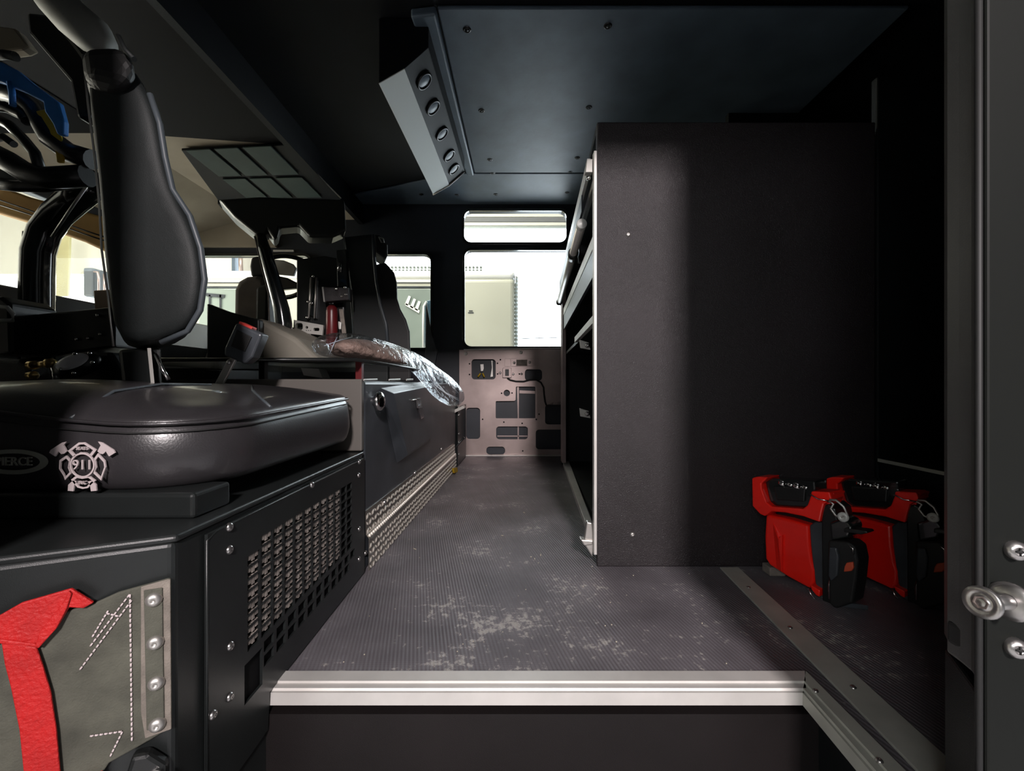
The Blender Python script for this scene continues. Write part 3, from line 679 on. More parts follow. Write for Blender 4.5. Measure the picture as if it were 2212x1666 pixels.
blob('bundle', [sp_(722,752,768,1.42,.03), sp_(740,738,774,1.43,.07), sp_(775,730,776,1.45,.12), sp_(820,738,780,1.5,.13), sp_(860,760,786,1.55,.11), sp_(880,775,788,1.57,.04)], 'bundle' if 'bundle' in M else M.setdefault('bundle', mat('rust brown folded cloth', (.30,.20,.16), .75, 0, (30,1.0,.02), (14,.45))) and 'bundle', 16, .05)
blob('plastic_bag', [sp_(698,742,760,1.36,.02), sp_(702,735,774,1.38,.08), sp_(740,722,777,1.40,.15), sp_(775,718,779,1.44,.17), sp_(830,737,783,1.50,.17), sp_(880,760,789,1.56,.16), sp_(915,781,800,1.66,.14), sp_(935,795,840,1.72,.12), sp_(960,812,868,1.78,.10), sp_(982,830,874,1.82,.08), sp_(1003,852,866,1.86,.03)], 'bag', 22, .05)
b = MB()
for pts in ([(885,772),(915,800),(940,832),(965,852),(992,866)], [(905,785),(935,818),(962,848),(990,862)], [(878,768),(905,776),(940,800),(970,826),(990,850)], [(845,775),(880,782),(912,790)], [(700,748),(735,735),(760,728)], [(712,765),(722,742),(728,728)], [(935,800),(938,835),(955,858)]):
    b.tube([P(x, y, 1.34+(x-700)*.00150-.02)+Vector((0,0,.001*random.uniform(-1,1))) for x, y in pts], [.0008]+[.0022]*(len(pts)-2)+[.0006], 6)
o = b.build('plastic_folds', 'trimvinyl', bg); o['kind'] = 'stuff'; o.data.materials[0] = mat('milky plastic fold', (.50,.55,.60), .25)
b = MB(); b.prism([P(733,723,1.38), P(741,721,1.38), P(741,742,1.38), P(732,744,1.38)], (0,.004,0)); b.build('paper_tag', 'hem', bg)

# ================================================================ FAR SEATS AND BRACKETS
fs_ = thing('far_jump_seat', (-.7, 2.1, .49), 'tall black jump seat seen from the side at the far windows', 'seat')
Dn = 2.05
b = MB(); pts = [(742,512),(806,505),(810,560),(814,630),(826,680),(836,715),(838,752),(838,826),(770,826),(764,752),(760,640)]
b.prism([P(x,y,Dn) for x,y in pts], (0,.03,0)); b.build('back_shell', 'back', fs_, .006, 3)
b = MB(); b.tube([P(x,y,Dn-.004) for x,y in ((806,507),(808,560),(813,610),(822,660),(834,700),(838,752))], .0075, 8); b.build('piping', 'trimvinyl', fs_)
b = MB(); b.tube([P(x,y,Dn-.002) for x,y in ((743,515),(752,600),(759,660),(764,752))], .0025, 6); b.build('piping', 'trimvinyl', fs_)
b = MB(); pts = [(808,572),(832,565),(838,572),(852,588),(858,610),(859,645),(866,668),(878,690),(886,716),(888,790),(888,826),(838,826)]
b.prism([P(x,y,Dn+.03) for x,y in pts], (-.05,.14,0)); b.build('cushion_back', 'rubber', fs_, .012, 4)
b = MB(); b.prism([P(x,y,Dn+.03) for x,y in ((806,504),(822,508),(838,528),(838,552),(832,562),(808,545))], (-.05,.12,0)); b.build('headrest', 'back', fs_, .012, 3)
b = MB(); b.tube([P(x,y,Dn+.02) for x,y in ((818,512),(828,516),(830,524),(824,524),(818,512))], .003, 8); b.build('headrest_badge', 'embro_dark', fs_)
bolt(fs_, P(811,571,Dn+.0), (0,-1,0), .005, 'chrome')
# black seat frame beyond the tunnel
fb = thing('far_seat_box', (-.42, 2.6, 0), 'black bolted seat box at the far end of the tread plate', 'seat box')
b = MB(); b.prism([(-.42,2.56,0), (-.315,2.50,0), (-.305,2.86,0), (-.7,2.86,0), (-.7,2.56,0)], (0,0,.355)); b.build('body', 'box', fb, .006)
b = MB(); b.prism([P(965,893,2.46), P(1001,876,2.46), P(1004,882,2.46), P(968,899,2.46)], (0,.06,0)); b.build('top_flange', 'greyplate', fb, .002)
for y in (.345,.30,.19,.14,.07): bolt(fb, (-.312,2.53,y), (1,-.6,0), .008)
b = MB(); b.tube([P(968,990,2.5), P(988,962,2.5), P(1003,945,2.5)], .006, 8); b.build('brace', 'box', fb)
# driver side headrest seats
ds = thing('driver_seat', (-1.45, 2.0, 0), 'grey brown driver seat with narrow headrest against the far window', 'seat')
b = MB(); b.prism([P(x,y,2.25) for x,y in ((503,625),(512,606),(530,596),(552,594),(574,600),(577,640),(574,690),(560,800),(498,800),(502,690))], (0,.12,0)); b.build('backrest', 'canvas', ds, .03, 4).data.materials[0] = mat('taupe seat cloth', (.15,.13,.12), .85, 0, (300,.3,.001), (6,.25))
b = MB(); b.prism([P(x,y,2.27) for x,y in ((541,556),(552,553),(572,553),(574,594),(541,598),(538,575))], (0,.09,0)); b.build('headrest', 'back', ds, .014, 4)
b = MB(); b.prism([P(x,y,2.24) for x,y in ((552,620),(580,610),(578,700),(560,800),(548,800))], (0,.14,0)); b.build('side_bolster', 'back', ds, .02, 3)
b = MB(); b.box((-1.8,1.9,0), (-1.3,2.45,.58)); b.build('seat_base', 'black', ds, .03, 3)
# round mirror / steering wheel beyond the pole
rm = thing('steering_wheel', (-1.4, 2.6, 1.0), 'dark rimmed pale wheel partly hidden behind the shiny grab pole', 'steering wheel')
b = MB(); c = P(618,598,2.6); b.tube([c+Vector((.16*math.cos(t), .02*math.sin(t*2), .125*math.sin(t))) for t in [2*math.pi*k/32 for k in range(33)]], .014, 10, False); b.build('rim', 'gloss', rm)
b = MB(); b.prism([P(x,y,2.62) for x,y in ((590,560),(612,562),(632,570),(640,580),(634,596),(592,592))], (0,.02,0)); b.build('pad', 'greyplate', rm, .006)
b = MB(); b.prism([P(x,y,2.60) for x,y in ((592,594),(620,600),(644,612),(642,622),(600,626))], (0,.04,0)); b.build('column_cover', 'black', rm, .008)
# breathing set brackets
bk1 = thing('bottle_bracket', P(665,700,1.95), 'pale slotted steel plate bracket on a black upright rail', 'bracket')
plate('slotted_plate', [[(-.066,-.030), (.066,-.045), (.070,.000), (-.062,.024)], rrect(-.054,-.022,-.022,.010,.010), rrect(.026,-.026,.052,-.012,.005), circ(-.004,-.010,.006)], .012, 'greyplate', P(666,703,1.93), (1,0,0), (0,0,1), bk1, .001)
b = MB()
for px in (672, 684): b.tube([P(px,600,1.95), P(px-5,688,1.95)], .0045, 6)
b.build('rail_edge', 'alu', bk1)
b = MB(); b.prism([P(640,560,1.97), P(700,552,1.97), P(742,560,1.97), P(745,800,1.97), P(640,800,1.97)], (0,.03,0)); b.build('back_board', 'black', bk1, .006)
b = MB(); b.prism([P(x,y,1.955) for x,y in ((668,680),(676,604),(682,598),(688,604),(684,690))], (0,.015,0)); b.build('rail', 'gloss', bk1, .003)
b = MB(); b.prism([P(659,718,1.93), P(671,718,1.93), P(670,735,1.93), P(659,734,1.93)], (0,.012,0)); b.build('pull_tab', 'white', bk1, .003)
for px, py in ((677,597), (666,652), (673,655), (664,686)): bolt(bk1, P(px,py,1.945), (0,-1,0), .007, 'chrome')
b = MB()
for i in range(3): b.ell(P(664+i*4.5,694,1.923), (.002,.001,.002), None, 6, 4); b.ell(P(662+i*4.5,714,1.923), (.002,.001,.002), None, 6, 4)
b.build('drill_marks', 'rubber', bk1)['kind'] = 'stuff'
bk2 = thing('upper_bottle_bracket', P(722,634,1.90), 'dark brown metal bracket plate with screws beside the far seat', 'bracket')
b = MB(); b.prism([P(x,y,1.90) for x,y in ((696,620),(752,621),(753,648),(700,652))], (0,.05,0)); b.build('plate', 'cabinet', bk2, .003)
b = MB(); b.prism([P(x,y,1.897) for x,y in ((695,620),(698,620),(702,652),(699,652))], (0,.02,0)); b.build('plate_edge', 'greyplate', bk2)
for px, py in ((727,624), (745,621), (739,640), (747,636)): bolt(bk2, P(px,py,1.895), (0,-1,0), .006, 'chrome')
b = MB(); b.prism([P(x,y,1.95) for x,y in ((726,540),(748,538),(750,620),(728,620))], (0,.03,0)); b.build('riser', 'gloss', bk2, .004)
b = MB(); b.tube([P(733,566,1.94), P(730,586,1.94)], .004, 8); b.tube([P(737,568,1.94), P(736,588,1.94)], .003, 8); b.build('chrome_latch', 'chrome', bk2)
ex = thing('red_cylinder', P(717,725,1.93), 'dark red upright cylinder under the brown bracket plate', 'cylinder')
b = MB(); c0, c1 = P(717,770,1.93), P(717,656,1.93); b.lathe(c0, (0,0,1), [(0,0), (.022,0), (.025,.004), (.025,.20), (.022,.218), (.012,.228), (0,.230)], 24); b.build('cylinder', 'redcyl', ex)
b = MB(); b.box((c1.x-.01,c1.y-.01,c1.z-.005), (c1.x+.01,c1.y+.01,c1.z+.02)); b.build('neck', 'black', ex, .003)
wt = thing('belt_webbing', P(742,720,1.9), 'pale belt webbing hanging beside the red cylinder', 'strap')
b = MB(); b.ribbon([P(737,668,1.9), P(741,700,1.9), P(746,740,1.9), P(748,775,1.9)], (.018,0,0), (0,.004,0)); b.build('webbing', 'hem', wt)
b = MB(); b.prism([P(730,694,1.88), P(737,696,1.88), P(736,712,1.88), P(731,711,1.88)], (0,.01,0)); b.build('guide', 'white', wt, .003)

# ================================================================ FAR DOOR PANEL
dp = thing('far_door_panel', (0, 2.92, 0), 'bare steel inner panel of the far door with cut outs and a cable', 'door panel')
DD = 2.91
def Z(zx, zy): px = 980+zx/5.95; py = 740+zy/5.95; return ((px-1106)*DD/F, CZ-(py-833)*DD/F)
def zr(x0, y0, x1, y1, r=.022): a = Z(x0, y0); c = Z(x1, y1); return rrect(a[0], a[1], c[0], c[1], r)
lsh = [Z(*q) for q in ((800,575),(812,567),(1040,567),(1050,577),(1050,968),(1042,975),(548,975),(540,966),(540,765),(548,755),(780,752),(796,738))]
cx_, cy_ = Z(683,650)
outline = [Z(72,95), Z(1700,82), Z(1700,1450), Z(110,1450), Z(72,1300)]
plate('panel', [outline, zr(230,215,540,475), zr(915,345,1137,490), lsh, zr(545,1080,955,1245), zr(160,840,340,1240), zr(420,1340,660,1440), zr(1055,1120,1560,1375), zr(1175,800,1560,1055), circ(cx_, cy_, .022)], .012, 'steel', (0, DD+.006, 0), (1,0,0), (0,0,1), dp, .0015)
b = MB(); (xa, za), (xb, zb) = Z(60,90), Z(1700,1450); b.box((xa, 2.935, zb), (xb, 2.949, za)); b.build('inner_skin', 'wall', dp)
def zp(zx, zy, off=0): x, z = Z(zx, zy); return Vector((x, DD-off, z))
b = MB(); b.prism([zp(132,88), zp(1372,66), zp(1372,78), zp(132,102)], (0,-.012,0)); b.build('top_edge_trim', 'alu_edge', dp)
for x, y in ((157,143), (865,127)): bolt(dp, zp(x,y,0), (0,-1,0), .012, 'alu_edge', 'screw')
b = MB(); b.prism([zp(655,210), zp(730,210), zp(730,310), zp(655,310)], (0,-.004,0)); b.prism([zp(738,205), zp(1088,205), zp(1088,300), zp(738,310)], (0,-.006,0)); lp = b.build('latch_plate', 'steel', dp, .001)
b = MB(); b.prism([zp(805,222,.006), zp(945,222,.006), zp(945,300,.006), zp(805,300,.006)], (0,-.004,0)); b.build('latch_pad', 'hem', dp, .001)
for x, y in ((778,262), (976,256)): bolt(dp, zp(x,y,.006), (0,-1,0), .009)
b = MB(); b.prism([zp(630,328), zp(742,328), zp(742,455), zp(630,455)], (0,-.014,0)); sw = b.build('switch_box', 'steel', dp, .002)
b = MB(); b.prism([zp(662,345,.014), zp(710,345,.014), zp(710,430,.014), zp(662,430,.014)], (0,-.004,0)); b.build('rocker', 'black', sw, .001)
for x, y in ((597,392), (765,408), (872,405)): bolt(dp, zp(x,y), (0,-1,0), .008)
b = MB(); b.tube([zp(690,455,.01), zp(725,482,.01), zp(800,500,.008), (zp(900,502,.008)), zp(980,480,.01), zp(1060,480,.01), zp(1120,515,.01), zp(1155,580,.01), zp(1162,680,.01), zp(1172,760,.01), zp(1190,805,.0)], .0055, 8); b.build('cable', 'rubber', dp)
b = MB()
for i in range(9): x = 1185+i*24; b.prism([zp(x,800-i*4-random.randint(0,22)), zp(x+26,800-i*4-random.randint(0,20)), zp(x+26,830), zp(x,830)], (0,.008,0))
b.build('torn_foam_edge', 'rubber', dp)
b = MB(); b.prism([zp(815,560,-.014), zp(838,560,-.014), zp(838,975,-.014), zp(824,975,-.014)], (0,.004,0)); b.prism([zp(822,1080,-.014), zp(838,1080,-.014), zp(838,1245,-.014), zp(822,1245,-.014)], (0,.004,0)); b.prism([zp(846,615,-.014), zp(1048,625,-.014), zp(1048,660,-.014), zp(846,655,-.014)], (0,.004,0)); b.prism([zp(560,1200,-.014), zp(950,1200,-.014), zp(950,1215,-.014), zp(560,1215,-.014)], (0,.004,0)); b.build('inner_brace', 'steel', dp)
b = MB(); b.prism([zp(340,280,-.008), zp(385,278,-.008), zp(388,330,-.008), zp(378,370,-.008), zp(350,370,-.008)], (0,-.01,0)); b.prism([zp(480,230,-.01), zp(500,230,-.01), zp(505,440,-.01), zp(470,445,-.01), zp(490,320,-.01)], (0,.004,0)); b.build('lock_part', 'alu', dp, .001)
for pts in (((345,395),(312,440)), ((372,395),(395,445))):
    b = MB(); b.tube([zp(*pts[0],-.004), zp(*pts[1],-.004)], .0055, 8); b.build('wire_terminal', 'yellow', dp)
b = MB()
for x, y in ((203,275),(203,412),(563,268),(565,405),(600,222),(616,653),(750,650),(372,988),(645,1024),(880,1040),(845,405),(1097,922),(1062,990),(888,1394)): 
    b.lathe(zp(x,y,.0005), (0,-1,0), [(.0055,0), (.0035,.0006), (0,.0006)], 8)
b.build('drill_holes', 'void', dp)['kind'] = 'stuff'

# ================================================================ TALL CABINET
cb = thing('tall_cabinet', (.6, 1.8, 0), 'tall black sparkle coated cabinet with an open side facing the aisle', 'cabinet')
def CX(Y): return .2226+.0515*(Y-1.125)
YC0, YC1, ZT = 1.125, 2.59, 1.163
def K(px, py, off=0):                  # point on the open aisle side
    a = .2226-.0515*1.125; D = a/((px-1106)/F-.0515); q = P(px, py, D); return q+Vector((off,0,0))
b = MB(); b.box((.2226,1.125,.0), (.95,1.145,ZT)); b.build('end_panel', 'cabinet', cb, .003)
b = MB(); b.prism([(.93,1.145,0), (.95,1.145,0), (.975,2.59,0), (.955,2.59,0)], (0,0,ZT)); b.build('back_panel', 'coat', cb)
b = MB(); b.prism([(CX(2.57),2.57,0), (.955,2.57,0), (.955,2.59,0), (CX(2.59),2.59,0)], (0,0,ZT)); b.build('end_panel', 'coat', cb)
b = MB(); b.prism([(CX(1.145),1.145,1.143), (.94,1.145,1.143), (.955,2.57,1.143), (CX(2.57),2.57,1.143)], (0,0,.02)); b.build('top_panel', 'coat', cb)
b = MB(); b.prism([(CX(1.145)+.04,1.145,0.002), (.94,1.145,0.002), (.955,2.57,0.002), (CX(2.57)+.04,2.57,0.002)], (0,0,.02)); b.build('bottom_panel', 'coat', cb)
b = MB(); b.prism([(CX(1.2)+.02,1.2,.655), (.93,1.2,.655), (.95,2.55,.655), (CX(2.55)+.02,2.55,.655)], (0,0,.014)); b.build('shelf', 'coat', cb)
b = MB(); b.prism([(CX(1.16)+.004,1.16,.654), (CX(1.16)+.018,1.16,.654), (CX(1.80)+.018,1.80,.654), (CX(1.80)+.004,1.80,.654)], (0,0,.022)); b.build('shelf_edge', 'alu_edge', cb)
# aluminium frame round the opening
b = MB(); b.box((.2150,1.128,.03), (.2226,1.150,1.09)); b.build('corner_trim', 'alu_edge', cb, .001)
b = MB(); b.box((.2235,1.150,.03), (.2300,1.156,1.09)); b.build('door_track', 'gloss', cb, .001)
b = MB()
for k in (0, .012, .024): b.prism([(CX(2.50)-.006,2.46+k*2.4,.03), (CX(2.50)+.016,2.46+k*2.4,.03), (CX(2.50)+.016,2.478+k*2.4,.03), (CX(2.50)-.006,2.478+k*2.4,.03)], (0,0,1.0))
b.build('frame_post', 'steel', cb, .002)
b = MB(); b.prism([Gf(1279,1186)+Vector((0,0,0)), Gf(1216,1006), Gf(1229,1004), (Gf(1288,1165))], (0,0,.022)); b.build('sill_track', 'alu_edge', cb, .002)
b = MB(); b.prism([P(1262,1176,1.145), P(1268,1128,1.145), P(1279,1130,1.145), P(1284,1180,1.145), P(1280,1205,1.145)], (0,.02,0)); b.prism([P(1254,1166,1.14), P(1282,1168,1.14), P(1280,1178,1.14), P(1262,1180,1.14)], (0,.03,0)); b.build('track_end', 'alu', cb, .003)
# rails of the roll up shutter
def rail(name, zc, off, w, h, y0, y1, m, parent, tw=0):
    b = MB(); b.prism([(CX(y0)+off,y0,zc), (CX(y0)+off+w,y0,zc+tw), (CX(y0)+off+w,y0,zc+h+tw), (CX(y0)+off,y0,zc+h)], (CX(y1)-CX(y0), y1-y0, 0)); return b.build(name, m, parent, .001)
sh = thing('rolled_shutter', (CX(1.3), 1.3, 1.0), 'aluminium roll up shutter rails with a round tube in the cabinet opening', 'shutter')
rail('guide_rail', 1.050, -.022, .010, .036, 1.16, 2.44, 'white', sh)
rail('front_slat', 1.000, -.022, .004, .050, 1.30, 2.44, 'wall', sh)
rail('upper_slat', 1.035, .000, .012, .020, 1.18, 2.40, 'alu', sh)
b = MB(); b.tube([(CX(1.29)-.022,1.29,.958), (CX(2.45)-.022,2.45,.950)], .0145, 20); tb = b.build('roller_tube', 'alu', sh)
b = MB(); b.lathe((CX(1.29)-.022,1.288,.958), (0,-1,0), [(.0155,-.02), (.0155,.0), (.014,.003), (0,.003)], 24); b.build('end_cap', 'white', tb)
b = MB(); b.tube([(CX(2.43)-.022,2.43,.950), (CX(2.50)-.022,2.50,.950)], .018, 16); b.build('end_cap', 'gloss', tb)
b = MB(); b.tube([(CX(1.56)-.022,1.56,.956), (CX(1.62)-.022,1.62,.956)], .019, 16); b.prism([(CX(1.58),1.58,.93), (CX(1.58)+.03,1.58,.93), (CX(1.58)+.03,1.58,.99), (CX(1.58),1.58,.99)], (0,.03,0)); b.build('clamp', 'black', sh)
b = MB(); b.prism([(CX(1.17)+.004,1.17,.868), (CX(1.17)+.018,1.17,.868), (CX(1.17)+.018,1.17,.905), (CX(1.17)+.004,1.17,.905)], (.06,1.25,-.0)); b.build('bottom_rail', 'alu_edge', sh, .001)
b = MB(); b.prism([(CX(1.17)+.006,1.17,.79), (CX(1.17)+.016,1.17,.79), (CX(1.17)+.016,1.17,.868), (CX(1.17)+.006,1.17,.868)], (.06,1.25,0)); b.build('shutter_slats', 'wall', sh)
b = MB(); b.prism([P(1268,345,1.14), P(1280,343,1.14), P(1280,372,1.14), P(1265,372,1.14)], (0,.02,0)); b.build('corner_block', 'greyplate', sh, .001); b = MB(); b.ell(P(1271,385,1.14), (.006,.006,.006)); b.build('pivot', 'chrome', sh)
for px, py in ((1357,507), (1366,1155)): bolt(cb, P(px,py,1.1245), (0,-1,0), .0058, 'alu', 'screw')
for py in (742, 890):
    b = MB(); b.prism([P(1252,py-8,1.5), P(1272,py-2,1.5), P(1276,py+14,1.5), P(1254,py+10,1.5)], (0,.01,0)); b.build('catch_bracket', 'greyplate', cb, .002); bolt(cb, P(1268,py+4,1.495), (0,-1,0), .008)
# low ledge with a pale edge between the cabinet and the door pillar
lg = thing('side_ledge', (.97, 1.0, 0), 'low black ledge with a thin pale edge behind the red lanterns', 'ledge')
b = MB(); b.prism([(.955,1.12,0), (.955,.52,0), (1.35,.52,0), (1.35,1.12,0)], (0,0,.283)); b.build('ledge', 'coat', lg, .004)
b = MB(); b.box((.951,.52,.276), (.955,1.12,.284)); b.build('edge_strip', 'strip', lg)
b = MB(); b.box((.975,1.15,.0), (1.9,1.17,1.30)); rp = b.build('rear_liner', 'coat', None, .004); tag(rp, 'black liner sheet right of the tall cabinet', 'panel')

# ================================================================ CEILING CONSOLE, VENT PANEL
cc = thing('switch_console', (-.37, 1.9, 1.72), 'long angled console with round recesses hanging from the ceiling', 'console')
prof = [(-.452,1.500), (-.365,1.550), (-.283,1.622), (-.283,1.7205), (-.452,1.7205)]
def CS(k, y): # slight skew with depth
    x, z = prof[k]; return Vector((x+.034*(y-1.48), y, z))
b = MB(); ya, yb = 1.46, 2.31
b.add([CS(k, ya) for k in range(5)]+[CS(k, yb) for k in range(5)], [(0,1,2,3,4), (9,8,7,6,5)]+[(i, (i+1) % 5, (i+1) % 5+5, i+5) for i in range(5)]); body = b.build('housing', 'ceil_dark', cc, .003)
b = MB(); nrm = Vector((.05,0,-.087)).normalized()*.003
b.add([CS(0,ya)+nrm, CS(1,ya-.0)+nrm, CS(1,yb)+nrm, CS(0,yb)+nrm, CS(0,ya), CS(1,ya), CS(1,yb), CS(0,yb)], [(0,1,2,3), (7,6,5,4), (0,4,5,1), (1,5,6,2), (2,6,7,3), (3,7,4,0)]); b.build('lower_face', 'headliner', cc, .001).data.materials[0] = mat('pale grey console face', (.62,.64,.60), .6)
b = MB(); b.add([CS(0,yb+.002)+Vector((0,0,-.004)), CS(1,yb+.002)+Vector((0,0,-.004)), CS(2,yb+.002)+Vector((0,0,-.004)), CS(2,yb+.002)+Vector((0,0,.006)), CS(1,yb+.002)+Vector((0,0,.006)), CS(0,yb+.002)+Vector((0,0,.006))]+[], [(0,1,4,5), (1,2,3,4)]); 
b2 = MB(); b2.tube([CS(0,yb)+Vector((0,-.004,-.004)), CS(1,yb)+Vector((0,-.004,-.004)), CS(2,yb)+Vector((0,-.004,-.004))], .0045, 8); b2.build('end_edge', 'alu_edge', cc)
fn = Vector((.072,0,-.082)).normalized()
for i, Y in enumerate((1.57, 1.72, 1.90, 2.08, 2.21)):
    c = (CS(1,Y)+CS(2,Y))/2+fn*.001
    b = MB(); b.lathe(c, fn, [(.034,-.0), (.034,.004), (.029,.006), (.026,.003), (.025,-.006)], 24); h = b.build('recess_ring', 'black', cc)
    b = MB(); b.lathe(c, fn, [(.026,.001), (.018,.0035), (0,.0045)], 20); b.build('recess_cup', 'ceil', h)
vp = thing('roof_vent_panel', (-1.4, 2.3, 1.6), 'black framed panel of green frosted panes under the front roof', 'vent panel')
def V(px, py, z=1.60): D = (z-CZ)*F/(833-py); return P(px, py, D)
b = MB(); q = [V(392,320), V(622,308), V(738,428), V(472,430)]; b.prism(q, (0,0,-.012)); b.prism([V(470,430), V(738,428), V(744,437), V(478,440)], (0,0,-.03)); b.build('frame', 'ceil_dark', vp, .003)
b = MB(); b.tube([V(622,312,1.585), V(736,428,1.585)], .004, 8); b.build('frame_edge', 'hem', vp)
def quad4(u0, u1, v0, v1):
    A, B, Cc, Dd = V(398,322,1.585), V(585,312,1.585), V(698,426,1.585), V(532,427,1.585)
    f = lambda u, v: (A*(1-u)+B*u)*(1-v)+(Dd*(1-u)+Cc*u)*v
    return [f(u0,v0), f(u1,v0), f(u1,v1), f(u0,v1)]
for v0, v1 in ((.0,.50), (.54,1.0)):
    for u0, u1 in ((.0,.30), (.33,.62), (.66,1.0)):
        b = MB(); b.prism(quad4(u0+.01,u1-.01,v0+.01,v1-.01), (0,0,-.006)); b.build('pane', 'pane', vp, .002)
# black duct below it
du = thing('roof_duct', (-1.1, 2.0, 1.5), 'black plastic mounting block at the top of the shiny pole', 'duct')
b = MB(); b.prism([P(x,y,1.95) for x,y in ((470,430),(560,424),(745,430),(748,500),(720,512),(668,512),(645,488),(604,492),(600,512),(592,520),(578,500),(566,518),(548,505),(505,470))], (-.05,.10,0)); b.build('block', 'black', du, .012, 3)

# ================================================================ GRAB POLES
gp = thing('centre_grab_pole', P(617,760,1.75), 'slim shiny black grab pole standing behind the engine cover tray', 'grab pole')
b = MB(); b.tube([P(562,508,1.80), P(572,540,1.80), P(586,590,1.80), P(599,635,1.80), P(608,668,1.80), P(613,700,1.80), P(614,760,1.80), P(614,797,1.80)], [.020,.024,.027,.029,.031,.033,.034,.034], 18); b.build('pole', 'gloss', gp)
b = MB(); b.tube([P(562,512,1.80)+Vector((-.018,-.01,0)), P(598,635,1.80)+Vector((-.029,-.012,0)), P(601,740,1.80)+Vector((-.027,-.012,0))], .003, 6); b.build('edge_strip', 'hem', gp)
gp2 = thing('near_grab_pole', P(80,700,1.25), 'thick bent black grab handle in front of the windscreen at left', 'grab pole')
b = MB(); b.tube([P(205,392,1.15), P(165,428,1.18), P(125,462,1.2), (P(96,500,1.2)), P(82,545,1.2), P(80,600,1.2), P(80,700,1.2), P(80,860,1.2)], .036, 22); b.build('pole', 'gloss', gp2)
b = MB(); b.tube([P(190,398,1.12), P(150,455,1.15), P(112,512,1.165)], .0035, 8); b.build('edge_glint_strip', 'alu', gp2)
b = MB(); b.tube([P(52,500,1.22), P(47,600,1.22), P(48,690,1.22)], .004, 8); b.build('wire_conduit', 'white', gp2)
# dashboard, left
db = thing('dashboard', (-2.2, 2.3, .6), 'low black and brown dashboard under the windscreen', 'dashboard')
b = MB(); b.prism([(-2.28,.6,0), (-1.95,.6,0), (-1.88,.6,.70), (-1.95,.6,.86), (-2.28,.6,.90)], (0,2.3,0)); b.build('body', 'black', db, .01, 3)
b = MB(); b.prism([P(200,627,1.7), P(240,625,1.7), P(242,668,1.7), P(204,672,1.7)], (0,.1,0)); b.build('side_cover', 'canvas', db, .006).data.materials[0] = mat('tan brown trim', (.30,.19,.11), .6)
# bracket and fittings low on the left
lb_ = thing('equipment_bracket', P(140,720,.95), 'flat black bolted bracket behind the cushion at left', 'bracket')
b = MB(); b.prism([P(x,y,.98) for x,y in ((52,690),(60,680),(236,663),(246,672),(246,750),(120,768),(30,764),(30,700))], (0,.10,0)); b.build('plate', 'black', lb_, .005)
for px, py in ((210,681), (216,722), (165,733), (190,731)): bolt(lb_, P(px,py,.977), (0,-1,0), .0038, 'chrome')
b = MB(); b.prism([P(x,y,.93) for x,y in ((0,640),(20,655),(24,765),(0,765),(-60,765),(-60,640))], (0,.10,0)); b.build('side_post', 'black', lb_, .006)
b = MB(); b.tube([P(x,y,.91) for x,y in ((-12,662),(16,664),(29,680),(27,692),(-12,694))], .0042, 10); gd = b.build('belt_loop', 'white', lb_)
b = MB(); b.prism([P(x,y,.96) for x,y in ((25,700),(53,704),(52,740),(30,740))], (0,.02,0)); b.build('pale_pad', 'pane', lb_, .002)
lp_ = thing('map_lamp', P(165,800,.85), 'tilted round lamp with a bright pale lens behind the cushion', 'lamp')
ctr = P(163,786,.85); ax = Vector((.12,-.86,.42)).normalized()
R_ = ax.to_track_quat('Z','Y').to_matrix() @ Matrix.Rotation(.42, 3, 'Z')
b = MB(); b.ell(ctr-ax*.006, (.040,.025,.02), R_, 24, 12); b.build('housing', 'black', lp_)
b = MB(); b.ell(ctr+ax*.004, (.030,.0185,.012), R_, 24, 12); b.build('lens', 'dome', lp_)  # sky reflection on the lens put into its pale colour
for px, py in ((161,764), (193,763), (130,798), (159,806), (199,783)): bolt(lp_, P(px,py,.825), ax, .0032, 'chrome')
b = MB(); b.prism([P(170,760,.88), P(236,760,.88), P(262,800,.88), P(262,836,.88), P(120,836,.88), P(125,812,.88)], (0,.05,0)); b.build('mount', 'black', lp_, .008)
b = MB(); b.tube([P(118,795,.85), P(124,826,.85)], .006, 10); b.build('stem', 'chrome', lp_)
bf = thing('brass_fitting', P(95,800,.86), 'pair of brass hose fittings beside the round lamp', 'fitting')
b = MB(); b.lathe(P(64,790,.86), (P(120,784,.86)-P(64,790,.86)), [(0,0), (.009,0), (.009,.012), (.0065,.014), (.0065,.034), (.010,.036), (.010,.046), (.006,.048), (.006,.052), (0,.052)], 10); b.build('fitting', 'brass', bf)
b = MB(); b.lathe(P(62,812,.86), (1,0,.1), [(0,0), (.008,0), (.008,.014), (.005,.016), (0,.02)], 8); b.build('nut', 'brass', bf)
bf2 = thing('rubber_console', P(40,830,.8), 'dark brown plastic console corner beside the brass fittings', 'console')
b = MB(); b.prism([P(x,y,.9) for x,y in ((-60,770),(40,775),(62,790),(70,826),(66,836),(-60,836))], (0,.06,0)); b.build('corner', 'cabinet', bf2, .01, 3)
